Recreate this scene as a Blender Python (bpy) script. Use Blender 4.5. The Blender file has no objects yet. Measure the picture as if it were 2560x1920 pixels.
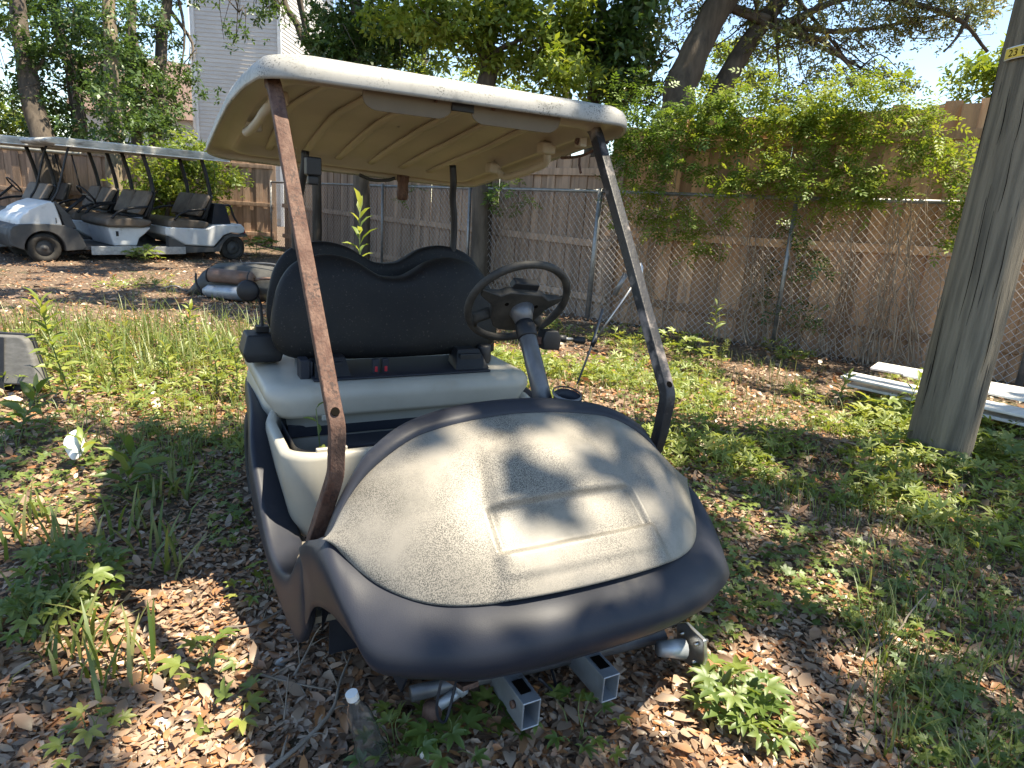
import bpy, bmesh, math, random
import numpy as np
from mathutils import Vector, Matrix, Quaternion
random.seed(7); rng = np.random.default_rng(11)
SC = bpy.context.scene; COL = SC.collection
# ---------------------------------------------------------------- camera
CX = np.array([0.88390, -0.46246, 0.06963]); CYD = np.array([-0.06179, -0.26306, -0.96280]); CZ = np.array([0.46357, 0.84672, -0.26109])
CX /= np.linalg.norm(CX); CZ -= CX * (CZ @ CX); CZ /= np.linalg.norm(CZ); CYD = np.cross(CZ, CX)
CAM = np.array([-0.8723, -1.0548, 1.4168]); FPX = 1665.4
cd = bpy.data.cameras.new('camera'); cam = bpy.data.objects.new('camera', cd); COL.objects.link(cam)
cd.sensor_width = 36; cd.lens = FPX / 2560 * 36; cd.clip_start = .02; cd.clip_end = 600
cam.matrix_world = Matrix(((CX[0], -CYD[0], -CZ[0], CAM[0]), (CX[1], -CYD[1], -CZ[1], CAM[1]), (CX[2], -CYD[2], -CZ[2], CAM[2]), (0, 0, 0, 1)))
SC.camera = cam
# ---------------------------------------------------------------- sky, sun, exposure
SUN = np.array([0.535, -0.33, 1.63]); SUN /= np.linalg.norm(SUN)
w = bpy.data.worlds.new('World'); SC.world = w; w.use_nodes = True
nt = w.node_tree; bg = nt.nodes['Background']; sky = nt.nodes.new('ShaderNodeTexSky'); sky.sky_type = 'NISHITA'
sky.sun_disc = False; sky.sun_elevation = math.asin(SUN[2]); sky.sun_rotation = math.atan2(SUN[0], SUN[1])
sky.air_density = 1.0; sky.dust_density = 0.2; sky.ozone_density = 2.5
nt.links.new(sky.outputs[0], bg.inputs[0]); bg.inputs[1].default_value = 0.1
ld = bpy.data.lights.new('sun', 'SUN'); ld.energy = 4.2; ld.angle = math.radians(.55); ld.color = (1, .915, .77)
sl = bpy.data.objects.new('sun', ld); COL.objects.link(sl); sl.location = (6, -4, 18)
sl.rotation_euler = Vector(SUN).to_track_quat('Z', 'Y').to_euler()
SC.view_settings.view_transform = 'Standard'; SC.view_settings.look = 'None'; SC.view_settings.gamma = 1; SC.view_settings.use_curve_mapping = False
SC.view_settings.exposure = 1.74
SC.view_settings.use_white_balance = True; SC.view_settings.white_balance_temperature = 6950; SC.view_settings.white_balance_tint = 8
SC.render.engine = 'CYCLES'; SC.cycles.max_bounces = 6; SC.cycles.diffuse_bounces = 3; SC.cycles.glossy_bounces = 2
SC.cycles.transmission_bounces = 4; SC.cycles.transparent_max_bounces = 6; SC.cycles.use_denoising = True
SC.cycles.sample_clamp_indirect = 6; SC.cycles.caustics_reflective = False; SC.cycles.caustics_refractive = False
# ---------------------------------------------------------------- geometry from picture rays (photo pixels 2560 x 1920)
def ray(u, v): return CX * ((u - 1280) / FPX) + CYD * ((v - 960) / FPX) + CZ
def at(u, v, d): return CAM + ray(u, v) * d
def on(u, v, ax, val):
    r = ray(u, v); return CAM + r * ((val - CAM[ax]) / r[ax])
def onplane(u, v, P0, d):
    n = np.array([-d[1], d[0], 0.]); r = ray(u, v); return CAM + r * ((n @ (np.array([P0[0], P0[1], 0]) - CAM)) / (n @ r))
# ---------------------------------------------------------------- materials
def M(name, c1, c2=None, scale=6, rough=.6, metal=0, speck=None, bump=0, bscale=60, stretch=(1, 1, 1), rnd=0, detail=6, spec=.4, pos=(.38, .62), trans=0, stain=None):
    m = bpy.data.materials.new(name); m.use_nodes = True; t = m.node_tree; N = t.nodes; L = t.links
    b = N['Principled BSDF']; b.inputs['Roughness'].default_value = rough; b.inputs['Metallic'].default_value = metal
    b.inputs['Specular IOR Level'].default_value = spec
    if trans: b.inputs['Transmission Weight'].default_value = trans
    tc = N.new('ShaderNodeTexCoord'); mp = N.new('ShaderNodeMapping'); L.new(tc.outputs['Object'], mp.inputs[0]); mp.inputs['Scale'].default_value = stretch
    if rnd:
        oi = N.new('ShaderNodeObjectInfo'); ad = N.new('ShaderNodeVectorMath'); ad.operation = 'ADD'
        cb = N.new('ShaderNodeCombineXYZ'); mu = N.new('ShaderNodeMath'); mu.operation = 'MULTIPLY'; mu.inputs[1].default_value = 57
        L.new(oi.outputs['Random'], mu.inputs[0]); L.new(mu.outputs[0], cb.inputs[0]); L.new(mu.outputs[0], cb.inputs[2])
        L.new(mp.outputs[0], ad.inputs[0]); L.new(cb.outputs[0], ad.inputs[1]); vec = ad.outputs[0]
    else: vec = mp.outputs[0]
    def noise(s, d=detail, r=.6):
        n = N.new('ShaderNodeTexNoise'); n.inputs['Scale'].default_value = s; n.inputs['Detail'].default_value = d; n.inputs['Roughness'].default_value = r
        L.new(vec, n.inputs[0]); return n.outputs[0]
    def mix(fac, a, bcol):
        x = N.new('ShaderNodeMix'); x.data_type = 'RGBA'; L.new(fac, x.inputs[0])
        for k, c in ((6, a), (7, bcol)):
            if isinstance(c, tuple): x.inputs[k].default_value = (*c, 1)
            else: L.new(c, x.inputs[k])
        return x.outputs[2]
    def ramp(v, a, bb):
        r = N.new('ShaderNodeMapRange'); r.inputs[1].default_value = a; r.inputs[2].default_value = bb; L.new(v, r.inputs[0]); return r.outputs[0]
    out = c1
    if c2: out = mix(ramp(noise(scale), *pos), c1, c2)
    if stain: out = mix(ramp(noise(stain[1]), stain[2], stain[2] + .12), out, stain[0])
    if speck:
        f_ = ramp(noise(speck[1], 3, .5), speck[2], speck[2] + .06)
        if len(speck) > 3:
            mm = N.new('ShaderNodeMath'); mm.operation = 'MULTIPLY'; L.new(f_, mm.inputs[0]); L.new(ramp(noise(speck[3], 4, .6), .36, .62), mm.inputs[1]); f_ = mm.outputs[0]
        out = mix(f_, out, speck[0])
    if rnd:
        hs = N.new('ShaderNodeHueSaturation'); r2 = N.new('ShaderNodeMapRange'); L.new(oi.outputs['Random'], r2.inputs[0])
        r2.inputs[3].default_value = 1 - rnd; r2.inputs[4].default_value = 1 + rnd; L.new(r2.outputs[0], hs.inputs['Value'])
        if isinstance(out, tuple): hs.inputs['Color'].default_value = (*out, 1)
        else: L.new(out, hs.inputs['Color'])
        out = hs.outputs[0]
    if isinstance(out, tuple): b.inputs['Base Color'].default_value = (*out, 1)
    else: L.new(out, b.inputs['Base Color'])
    if bump:
        bp = N.new('ShaderNodeBump'); bp.inputs['Strength'].default_value = bump; bp.inputs['Distance'].default_value = .01
        L.new(noise(bscale), bp.inputs['Height']); L.new(bp.outputs[0], b.inputs['Normal'])
    return m
def LM(name, cols, tr=.35, rough=.5, tcol=None, gloss=.06):
    """leaf: diffuse + translucent + a little gloss, colour from the per-leaf attribute 'tint'"""
    m = bpy.data.materials.new(name); m.use_nodes = True; t = m.node_tree; N = t.nodes; L = t.links
    for n in list(N): N.remove(n)
    a = N.new('ShaderNodeAttribute'); a.attribute_name = 'tint'; r = N.new('ShaderNodeValToRGB'); L.new(a.outputs['Fac'], r.inputs[0])
    e = r.color_ramp.elements
    for i, c in enumerate(cols):
        p = i / max(1, len(cols) - 1)
        if i < 2: e[i].position = p; e[i].color = (*c, 1)
        else: x = e.new(p); x.color = (*c, 1)
    e = r.color_ramp.elements
    if len(cols) > 2:
        for i, c in enumerate(cols): pass
    d = N.new('ShaderNodeBsdfDiffuse'); L.new(r.outputs[0], d.inputs[0])
    tl = N.new('ShaderNodeBsdfTranslucent'); hs = N.new('ShaderNodeHueSaturation'); hs.inputs['Value'].default_value = 1.35; hs.inputs['Hue'].default_value = .485; hs.inputs['Saturation'].default_value = 1.1
    L.new(r.outputs[0], hs.inputs['Color']); L.new(hs.outputs[0], tl.inputs[0])
    g = N.new('ShaderNodeBsdfGlossy'); g.inputs[1].default_value = rough; g.inputs[0].default_value = (.8, .85, .8, 1)
    m1 = N.new('ShaderNodeMixShader'); m1.inputs[0].default_value = tr; L.new(d.outputs[0], m1.inputs[1]); L.new(tl.outputs[0], m1.inputs[2])
    m2 = N.new('ShaderNodeMixShader'); m2.inputs[0].default_value = gloss; L.new(m1.outputs[0], m2.inputs[1]); L.new(g.outputs[0], m2.inputs[2])
    o = N.new('ShaderNodeOutputMaterial'); L.new(m2.outputs[0], o.inputs[0]); return m
MT = {}
MT['beige'] = M('beige_plastic', (.285, .26, .222), (.225, .207, .178), 3, .45, speck=((.085, .08, .07), 400, .475, 5), bump=.04, bscale=300, stain=((.20, .185, .158), 7, .54))
MT['podbeige'] = M('pod_plastic', (.44, .41, .345), (.37, .345, .29), 3, .4, stain=((.38, .34, .27), 6, .6))
MT['roofbeige'] = M('roof_plastic', (.42, .405, .375), (.34, .33, .305), 4, .5, speck=((.08, .08, .075), 190, .55, 9), stain=((.24, .235, .215), 11, .54))
MT['liner'] = M('roof_liner', (.46, .40, .31), (.40, .35, .27), 3, .5, bump=.03, bscale=300)
MT['navy'] = M('navy_trim', (.020, .023, .034), (.028, .030, .040), 5, .5, bump=.06, bscale=350, stain=((.058, .057, .060), 3.2, .58), spec=.32)
MT['rust'] = M('rust', (.085, .04, .028), (.155, .09, .066), 30, .75, speck=((.045, .028, .024), 150, .52, 12), stain=((.032, .022, .02), 5, .57), bump=.4, bscale=120, stretch=(1, 1, .5))
MT['blackpaint'] = M('worn_black_paint', (.018, .018, .02), (.03, .03, .034), 20, .45, stain=((.27, .23, .21), 9, .57), bump=.2, bscale=90)
MT['black'] = M('black_plastic', (.012, .012, .014), (.02, .02, .022), 8, .5)
MT['vinyl'] = M('black_vinyl', (.009, .009, .010), (.015, .014, .013), 5, .55, speck=((.05, .045, .038), 120, .64), bump=.08, bscale=300, spec=.25)
MT['bay'] = M('bay_plastic', (.014, .016, .024), (.022, .024, .032), 6, .55)
MT['alu'] = M('grey_aluminium', (.42, .45, .48), (.30, .32, .35), 9, .5, metal=.55, stain=((.12, .10, .09), 12, .62))
MT['steel'] = M('bright_steel', (.60, .60, .60), (.40, .39, .38), 14, .32, metal=.9)
MT['gun'] = M('column_grey', (.16, .16, .165), (.10, .10, .105), 12, .35, metal=.35, stretch=(1, 1, .15))
MT['wheelgrip'] = M('dusty_grip', (.022, .021, .02), (.055, .05, .043), 14, .65)
MT['red'] = M('red_plastic', (.45, .03, .04), rough=.35)
MT['floormat'] = M('worn_floor_mat', (.22, .19, .15), (.12, .11, .10), 7, .7, stain=((.30, .15, .06), 9, .64))
MT['whitebody'] = M('white_body', (.74, .75, .76), (.62, .63, .64), 3, .35, stain=((.45, .44, .42), 6, .6), rnd=.05)
MT['greyfender'] = M('grey_fender', (.055, .055, .058), (.09, .088, .085), 4, .55, rnd=.1)
MT['seatbrown'] = M('brown_seat', (.11, .085, .065), (.17, .135, .105), 6, .6)
MT['oldroof'] = M('weathered_roof', (.55, .54, .50), (.30, .29, .26), 5, .6, stretch=(1, 1, 3), stain=((.14, .13, .11), 4, .60))
MT['rubber'] = M('tyre_rubber', (.022, .021, .02), (.05, .045, .04), 6, .85, bump=.3, bscale=80)
MT['diamond'] = M('diamond_plate', (.58, .58, .57), (.42, .42, .42), 25, .4, metal=.4, bump=.3, bscale=120)
MT['tan'] = M('tan_wheel', (.42, .30, .17), (.33, .23, .13), 7, .5)
MT['green'] = M('green_body', (.012, .05, .035), (.02, .065, .045), 4, .35)
MT['teal'] = M('teal_plastic', (.02, .30, .20), rough=.3)
MT['bark'] = M('bark', (.06, .047, .036), (.12, .095, .072), 9, .9, bump=1, bscale=22, stretch=(1, 1, .22), rnd=.2)
MT['barkpale'] = M('pale_bark', (.26, .21, .14), (.14, .11, .08), 9, .9, bump=1, bscale=22, stretch=(1, 1, .22))
MT['twig'] = M('dry_twig', (.26, .22, .18), (.16, .13, .10), 12, .85)
MT['vine'] = M('dry_vine', (.34, .27, .20), (.20, .15, .11), 10, .8)
MT['fence'] = M('cedar_board', (.55, .32, .18), (.38, .22, .13), 3.5, .85, bump=.5, bscale=30, stretch=(4, 4, .35), rnd=.38, stain=((.30, .24, .18), 2.5, .60))
MT['fencegrey'] = M('grey_board', (.42, .285, .20), (.27, .185, .13), 3.5, .85, bump=.5, bscale=30, stretch=(4, 4, .35), rnd=.25)
MT['galv'] = M('galvanised', (.30, .30, .30), (.20, .20, .20), 12, .45, metal=.6)
MT['wire'] = M('mesh_wire', (.50, .47, .44), (.34, .30, .27), 30, .45, metal=.25)
MT['pole'] = M('pole_timber', (.25, .21, .155), (.12, .103, .078), 5, .9, bump=1, bscale=30, stretch=(4, 4, .22), stain=((.22, .19, .15), 2.6, .60), speck=((.05, .042, .035), 12, .66))
MT['siding'] = M('siding', (.60, .57, .53), (.55, .52, .485), 2, .6, rnd=.03)
MT['white'] = M('white_paint', (.80, .80, .78), (.70, .69, .66), 5, .5)
MT['yellow'] = M('yellow_tag', (.75, .50, .03), (.62, .46, .08), 14, .45)
MT['liner_shaded'] = M('visor_shaded_plastic', (.17, .14, .10), (.14, .115, .085), 4, .55)  # liner tone darkened: shade under the roof put into the colour
MT['flat_black'] = M('ink_and_hole_black', (.008, .007, .006), rough=1, spec=0)  # lettering ink, also flat black standing in for dark inside holes and cracks
MT['paper'] = M('paper', (.80, .80, .82), (.70, .70, .72), 12, .7)
MT['stone'] = M('limestone', (.50, .49, .46), (.32, .31, .29), 8, .85, bump=.5, bscale=20, rnd=.15)
MT['cushion'] = M('grey_cushion', (.10, .098, .095), (.15, .147, .142), 9, .75, stretch=(1, 1, 3), bump=.2, bscale=90)
MT['rustm'] = M('rusty_muffler', (.12, .07, .05), (.20, .13, .10), 6, .6, stain=((.16, .06, .03), 8, .58))
MT['shell'] = M('dirty_shell', (.035, .035, .034), (.085, .082, .075), 6, .45, stain=((.26, .24, .12), 3.5, .64))
MT['plasticclear'] = M('clear_plastic', (.93, .96, .97), rough=.08, trans=.97)
MT['plank'] = M('white_board', (.80, .79, .76), (.68, .66, .62), 3, .55, stretch=(.3, 3, 3), stain=((.42, .39, .33), 5, .62), rnd=.06)
MT['roofshingle'] = M('red_shingle', (.17, .11, .09), (.13, .09, .075), 9, .85)
MT['ground'] = M('soil', (.075, .052, .036), (.17, .115, .078), 26, .95, speck=((.34, .26, .19), 55, .62), bump=1, bscale=60, stain=((.05, .055, .022), 1.3, .56))
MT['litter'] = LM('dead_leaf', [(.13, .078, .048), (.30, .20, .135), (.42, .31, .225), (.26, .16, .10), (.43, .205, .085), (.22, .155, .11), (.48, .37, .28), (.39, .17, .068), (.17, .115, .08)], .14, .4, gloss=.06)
MT['leafdark'] = LM('dark_leaf', [(.035, .07, .018), (.06, .11, .026), (.09, .15, .036), (.045, .09, .022)], .4, .4, gloss=.05)  # dark foliage; on the left trees it also puts shade into the colour
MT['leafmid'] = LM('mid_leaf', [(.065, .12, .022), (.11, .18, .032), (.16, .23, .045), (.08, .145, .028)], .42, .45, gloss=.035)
MT['leafyel'] = LM('bright_leaf', [(.10, .16, .025), (.17, .235, .035), (.25, .29, .055), (.13, .20, .03)], .45, .5, gloss=.03)  # yellow green foliage; brighter copy that puts sunlight into vines and far trees
MT['oakleaf'] = LM('oak_leaf', [(.08, .115, .03), (.13, .165, .045), (.19, .21, .065), (.27, .24, .06)], .4, .35, gloss=.10)
MT['weed'] = LM('weed_leaf', [(.13, .19, .035), (.21, .27, .05), (.31, .34, .08), (.17, .23, .045)], .45, .5, gloss=.05)
MT['grassm'] = LM('grass_blade', [(.08, .14, .025), (.15, .20, .04), (.26, .26, .09), (.10, .17, .03)], .4, .5, gloss=.05)
MT['cover'] = LM('creeper_leaf', [(.085, .145, .028), (.14, .205, .038), (.21, .26, .055), (.105, .165, .032)], .42, .5, gloss=.06)
MT['seedstem'] = M('green_stem', (.10, .15, .04), (.16, .17, .07), 9, .7)
# ---------------------------------------------------------------- object helpers
def tag(o, label=None, cat=None, group=None, kind=None):
    for k, v in (('label', label), ('category', cat), ('group', group), ('kind', kind)):
        if v: o[k] = v
    return o
def empty(name, loc=(0, 0, 0), rz=0, label=None, cat=None, group=None):
    o = bpy.data.objects.new(name, None); COL.objects.link(o); o.location = Vector(loc); o.rotation_euler = (0, 0, rz); o.empty_display_size = .1
    return tag(o, label, cat, group)
def link(name, me, mat=None, parent=None):
    o = bpy.data.objects.new(name, me); COL.objects.link(o)
    if mat is not None and not me.materials: me.materials.append(MT[mat] if isinstance(mat, str) else mat)
    if parent is not None: o.parent = parent; o.matrix_parent_inverse = Matrix.Identity(4)
    return o
def obj(name, V, F, mat, parent=None, smooth=False, bevel=0, sub=0, solid=0, seg=2):
    me = bpy.data.meshes.new(name); me.from_pydata([tuple(map(float, v)) for v in V], [], F); me.update()
    bm = bmesh.new(); bm.from_mesh(me); bmesh.ops.recalc_face_normals(bm, faces=bm.faces); bm.to_mesh(me); bm.free()
    if smooth: me.polygons.foreach_set('use_smooth', [True] * len(me.polygons))
    o = link(name, me, mat, parent)
    if solid: m = o.modifiers.new('s', 'SOLIDIFY'); m.thickness = solid; m.offset = -1
    if bevel: m = o.modifiers.new('b', 'BEVEL'); m.width = bevel; m.segments = seg; m.limit_method = 'ANGLE'
    if sub: m = o.modifiers.new('u', 'SUBSURF'); m.levels = sub; m.render_levels = sub
    if bevel and not smooth:
        me.polygons.foreach_set('use_smooth', [True] * len(me.polygons)); m = o.modifiers.new('w', 'WEIGHTED_NORMAL')
    return o
class G:
    """collects simple shapes into one vertex / face list"""
    def __init__(s): s.V = []; s.F = []
    def add(s, V, F):
        k = len(s.V); s.V += [tuple(v) for v in V]; s.F += [tuple(i + k for i in f) for f in F]; return s
    def box(s, c, d, R=None):
        c = np.array(c, float); h = np.array(d, float) / 2
        P = [np.array((x, y, z)) * h for z in (-1, 1) for y in (-1, 1) for x in (-1, 1)]
        if R is not None: P = [np.array(R) @ p for p in P]
        return s.add([c + p for p in P], [(0, 2, 3, 1), (4, 5, 7, 6), (0, 1, 5, 4), (2, 6, 7, 3), (0, 4, 6, 2), (1, 3, 7, 5)])
    def tube(s, pts, r, n=8, cap=True, square=False, up=None):
        P = [np.array(p, float) for p in pts]; rr = r if isinstance(r, list) else [r] * len(P); rings = []
        prev = None
        for i, p in enumerate(P):
            tdir = P[min(i + 1, len(P) - 1)] - P[max(i - 1, 0)]; tdir = tdir / (np.linalg.norm(tdir) + 1e-9)
            if prev is None:
                a = np.array(up if up is not None else ((0, 0, 1) if abs(tdir[2]) < .9 else (1, 0, 0)), float)
            else: a = prev
            x = a - tdir * (a @ tdir); x /= np.linalg.norm(x) + 1e-9; prev = x; y = np.cross(tdir, x)
            q = rr[i]; qa, qb = (q if hasattr(q, '__len__') else (q, q))
            if square: rings.append([p + x * qa * a_ + y * qb * b_ for a_, b_ in ((1, 1), (-1, 1), (-1, -1), (1, -1))])
            else: rings.append([p + x * qa * math.cos(2 * math.pi * k / n) + y * qb * math.sin(2 * math.pi * k / n) for k in range(n)])
        return s.loft(rings, cap)
    def loft(s, rings, cap=True, closed=True):
        n = len(rings[0]); V = [v for r_ in rings for v in r_]; F = []
        for i in range(len(rings) - 1):
            for k in range(n if closed else n - 1):
                F.append((i * n + k, i * n + (k + 1) % n, (i + 1) * n + (k + 1) % n, (i + 1) * n + k))
        if cap: F.append(tuple(range(n - 1, -1, -1))); F.append(tuple((len(rings) - 1) * n + k for k in range(n)))
        return s.add(V, F)
    def lathe(s, c, axis, prof, n=20, cap=True):
        """prof: (distance along axis, radius)"""
        c = np.array(c, float); a = np.array(axis, float); a /= np.linalg.norm(a)
        h = np.array((0, 0, 1.)) if abs(a[2]) < .9 else np.array((1., 0, 0)); x = np.cross(h, a); x /= np.linalg.norm(x); y = np.cross(a, x)
        return s.loft([[c + a * d + (x * math.cos(2 * math.pi * k / n) + y * math.sin(2 * math.pi * k / n)) * r for k in range(n)] for d, r in prof], cap)
    def obj(s, name, mat, parent=None, **k): return obj(name, s.V, s.F, mat, parent, **k)
def smoothpath(pts, n=6):
    P = [np.array(p, float) for p in pts]; P = [2 * P[0] - P[1]] + P + [2 * P[-1] - P[-2]]; out = []
    for i in range(1, len(P) - 2):
        for k in range(n):
            u = k / n; a, b, c, d = P[i - 1:i + 3]
            out.append(.5 * (2 * b + (c - a) * u + (2 * a - 5 * b + 4 * c - d) * u * u + (3 * b - a - 3 * c + d) * u ** 3))
    out.append(P[-2]); return out
def interp(x, xs, ys): return float(np.interp(x, xs, ys))
def quickmesh(name, V, F, tint=None, mat=None, parent=None, smooth=False):
    """V (n,3) array, F (m,3|4) array -> one mesh object, per-vertex 'tint'"""
    me = bpy.data.meshes.new(name); k = F.shape[1]
    me.vertices.add(len(V)); me.vertices.foreach_set('co', np.ascontiguousarray(V, dtype=np.float32).ravel())
    me.loops.add(F.size); me.loops.foreach_set('vertex_index', np.ascontiguousarray(F, dtype=np.int32).ravel())
    me.polygons.add(len(F)); me.polygons.foreach_set('loop_start', np.arange(0, F.size, k, dtype=np.int32))
    if smooth: me.polygons.foreach_set('use_smooth', np.ones(len(F), dtype=bool))
    if tint is not None:
        at_ = me.attributes.new('tint', 'FLOAT', 'POINT'); at_.data.foreach_set('value', np.ascontiguousarray(tint, dtype=np.float32))
    me.update(calc_edges=True)
    return link(name, me, mat, parent)
def rotmats(yaw, pitch, roll):
    """local x = leaf length; pitch raises the tip, roll about the length"""
    cy, sy, cp, sp, cr, sr = np.cos(yaw), np.sin(yaw), np.cos(pitch), np.sin(pitch), np.cos(roll), np.sin(roll)
    n = len(yaw); Rm = np.zeros((n, 3, 3))
    Rm[:, :, 0] = np.stack([cy * cp, sy * cp, sp], 1)
    yx = np.stack([-sy, cy, np.zeros(n)], 1); zx = np.cross(Rm[:, :, 0], yx)
    Rm[:, :, 1] = yx * cr[:, None] + zx * sr[:, None]; Rm[:, :, 2] = zx * cr[:, None] - yx * sr[:, None]
    return Rm
def scatter(T, TF, pos, Rm, sc, tint):
    """copies of template verts T (k,3) / faces TF (f,3) -> V, F, tint arrays"""
    n, k = len(pos), len(T); sc = np.asarray(sc); sc = sc[:, None, None] if sc.ndim == 1 else sc[:, None, :]
    V = np.einsum('nij,nkj->nki', Rm, T[None] * sc) + pos[:, None, :]
    F = TF[None] + (np.arange(n) * k)[:, None, None]
    return V.reshape(-1, 3), F.reshape(-1, TF.shape[1]), np.repeat(tint, k)
# leaf templates, unit length along x
def leaf8(wd=.36, fold=.06, curl=.10):
    xs = [0, .34, .70, 1]; T = []
    for i, x in enumerate(xs): T.append((x, 0, -curl * (x - .5) ** 2 * 4 + curl))
    for sgn in (1, -1):
        for x, ww in ((.34, 1), (.70, .78)): T.append((x, sgn * wd * .5 * ww, -curl * (x - .5) ** 2 * 4 + curl + fold))
    F = [(0, 1, 4), (4, 1, 2), (4, 2, 5), (5, 2, 3), (0, 6, 1), (6, 2, 1), (6, 7, 2), (7, 3, 2)]
    return np.array(T), np.array(F)
def leaf4(wd=.42, fold=.08):
    return np.array([(0, 0, 0), (.48, wd / 2, fold), (.48, -wd / 2, fold), (1, 0, -.04)]), np.array([(0, 2, 1), (1, 2, 3)])
def compose(parts):
    V = []; F = []; k = 0
    for T, TF in parts: V.append(T); F.append(TF + k); k += len(T)
    return np.concatenate(V), np.concatenate(F)
def xform(T, yaw=0, pitch=0, roll=0, s=1, p=(0, 0, 0)):
    Rm = rotmats(np.array([yaw]), np.array([pitch]), np.array([roll]))[0]; return (T * s) @ Rm.T + np.array(p)
L8 = leaf8(); L4 = leaf4()
PALM = compose([(xform(L8[0] * np.array([1, 1, 1]), a, .12, 0, s), L8[1]) for a, s in ((0, 1), (.85, .9), (-.85, .9), (1.75, .65), (-1.75, .65))])
PALM4 = compose([(xform(L4[0], a, .12, 0, s), L4[1]) for a, s in ((0, 1), (.85, .9), (-.85, .9), (1.75, .65), (-1.75, .65))])
LN = leaf8(.24, .04, .10); PALMN = compose([(xform(LN[0], a, .15, 0, s), LN[1]) for a, s in ((0, 1), (.9, .85), (-.8, .9), (2.2, .6))])
PINN = compose([(xform(L4[0], a, .05, 0, s, (x, 0, -.12 * x * x)), L4[1]) for x, a, s in ((.12, 1.1, .34), (.12, -1.1, .34), (.4, 1.0, .40), (.4, -1.0, .40), (.68, .8, .38), (.68, -.8, .38), (.8, 0, .42))])
CLUS = compose([(xform(L4[0], a, p_, r_, 1, (x, y, z)), L4[1]) for a, p_, r_, x, y, z in ((0, .3, .2, 0, 0, 0), (2.1, .1, -.4, .1, .2, .1), (4.0, -.3, .3, -.2, -.1, .15), (1.0, -.6, .2, .25, -.2, -.1), (5.2, .5, -.2, -.1, .25, -.15))])
# ================================================================ ground
def hz(x, y):
    x = np.asarray(x, float); y = np.asarray(y, float)
    h = .05 + .018 * np.sin(1.7 * x + .6) * np.cos(1.3 * y) + .012 * np.sin(3.9 * x + 2.1 * y) + .008 * np.sin(7.3 * y - 4.1 * x)
    h = h + .05 * np.exp(-((x - .0) ** 2 / .5 + (y - .55) ** 2 / .35))
    return h
def hz1(x, y): return float(hz(x, y))
def axis(c, n=75):
    t_ = np.linspace(-1, 1, 2 * n + 1); return c + np.sign(t_) * (np.abs(t_) * 6 + np.abs(t_) ** 5 * 194)
gx, gy = axis(.8), axis(3.5); X, Y = np.meshgrid(gx, gy, indexing='ij'); Z = hz(X, Y); n1, n2 = X.shape
V = np.stack([X.ravel(), Y.ravel(), Z.ravel()], 1); I = np.arange(n1 * n2).reshape(n1, n2)
F = np.stack([I[:-1, :-1], I[1:, :-1], I[1:, 1:], I[:-1, 1:]], -1).reshape(-1, 4)
tag(quickmesh('ground', V, F, None, 'ground', smooth=True), kind='structure')
# ================================================================ fences
FP = [np.array(p, float) for p in ((8.2, -.98), (6.25, 2.05), (3.9, 5.8), (1.6, 15.6), (-9.0, 18.6))]
RAILZ = [1.82, 1.74, 1.63, 1.50, 1.45]
wf = empty('board_fence', (FP[2][0], FP[2][1], .05), label='weathered brown board fence with horizontal rails behind the wire mesh', cat='fence')
org = np.array([FP[2][0], FP[2][1], .05])
def seg(i):
    a, b = FP[i], FP[i + 1]; d = b - a; L = np.linalg.norm(d); d /= L; return a, b, d, L, np.array([d[1], -d[0]]) * (1 if (np.array([d[1], -d[0]]) @ (a - CAM[:2])) > 0 else -1)
boardmesh = {}
def boardmeshes(kind, h):
    k = (kind, round(h, 2))
    if k not in boardmesh:
        g = G(); w_ = .149
        top = [(-w_ / 2, h - .0), (-w_ / 4, h + random.uniform(-.01, .012)), (w_ / 4, h + random.uniform(-.012, .01)), (w_ / 2, h - .004)]
        pr = [(-w_ / 2, 0)] + top + [(w_ / 2, 0)]
        g.loft([[(x, .011, z) for x, z in pr], [(x, -.011, z) for x, z in pr]])
        me = bpy.data.meshes.new('board'); me.from_pydata([tuple(map(float, v)) for v in g.V], [], g.F); me.update(); me.materials.append(MT[kind]); boardmesh[k] = me
    return boardmesh[k]
for i in range(4):
    a, b, d, L, nrm = seg(i); s = 0.; rz = math.atan2(d[1], d[0])
    back = {0: .34, 1: .34, 2: .30, 3: .30}[i]
    kind = 'fence' if i < 2 else 'fencegrey'
    hh = {0: 2.70, 1: 2.5, 2: 2.02, 3: 1.98}[i]
    while s < L:
        if i == 0 and s < 1.1: s += .146; continue
        if i == 3 and s > 7.5: break
        p = a + d * s + nrm * (back + .016 * (int(s / .1462) % 2)); hq = round((hh + .04 * math.sin(s * 2.1) + random.choice((-.03, 0, 0, .02))) / .04) * .04
        if i == 1: hq = round((2.70 - .34 * s / L + random.choice((-.02, 0, .02))) / .04) * .04
        o = link('board', boardmeshes(kind, hq), None, wf)
        o.location = Vector((p[0], p[1], hz1(*p) - .02)) - Vector(org); o.rotation_euler = (random.gauss(0, .004), random.gauss(0, .0012), rz)
        s += .1462 + (0 if random.random() < .95 else random.uniform(.003, .012))
    q0 = a + d * (1.1 if i == 0 else -.02) + nrm * (back - .032); q1 = a + d * (min(L, 7.5) if i == 3 else L + .02) + nrm * (back - .032)
    for zf in (.13, .47, .90):
        z = hh * zf
        if i == 1: za, zb = 2.62 * zf, 2.34 * zf
        else: za = zb = z
        m_ = (q0 + q1) / 2
        Rm = np.array([[d[0], -d[1], 0], [d[1], d[0], 0], [0, 0, 1]])
        g = G().tube([(*q0, za + .05), (*m_, (za + zb) / 2 + .035), (*q1, zb + .05)], (.045, .019), square=True, up=(0, 0, 1))
        g.V = [np.array(v) - org for v in g.V]; g.obj('rail', kind, wf, bevel=.004, seg=1)
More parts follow.
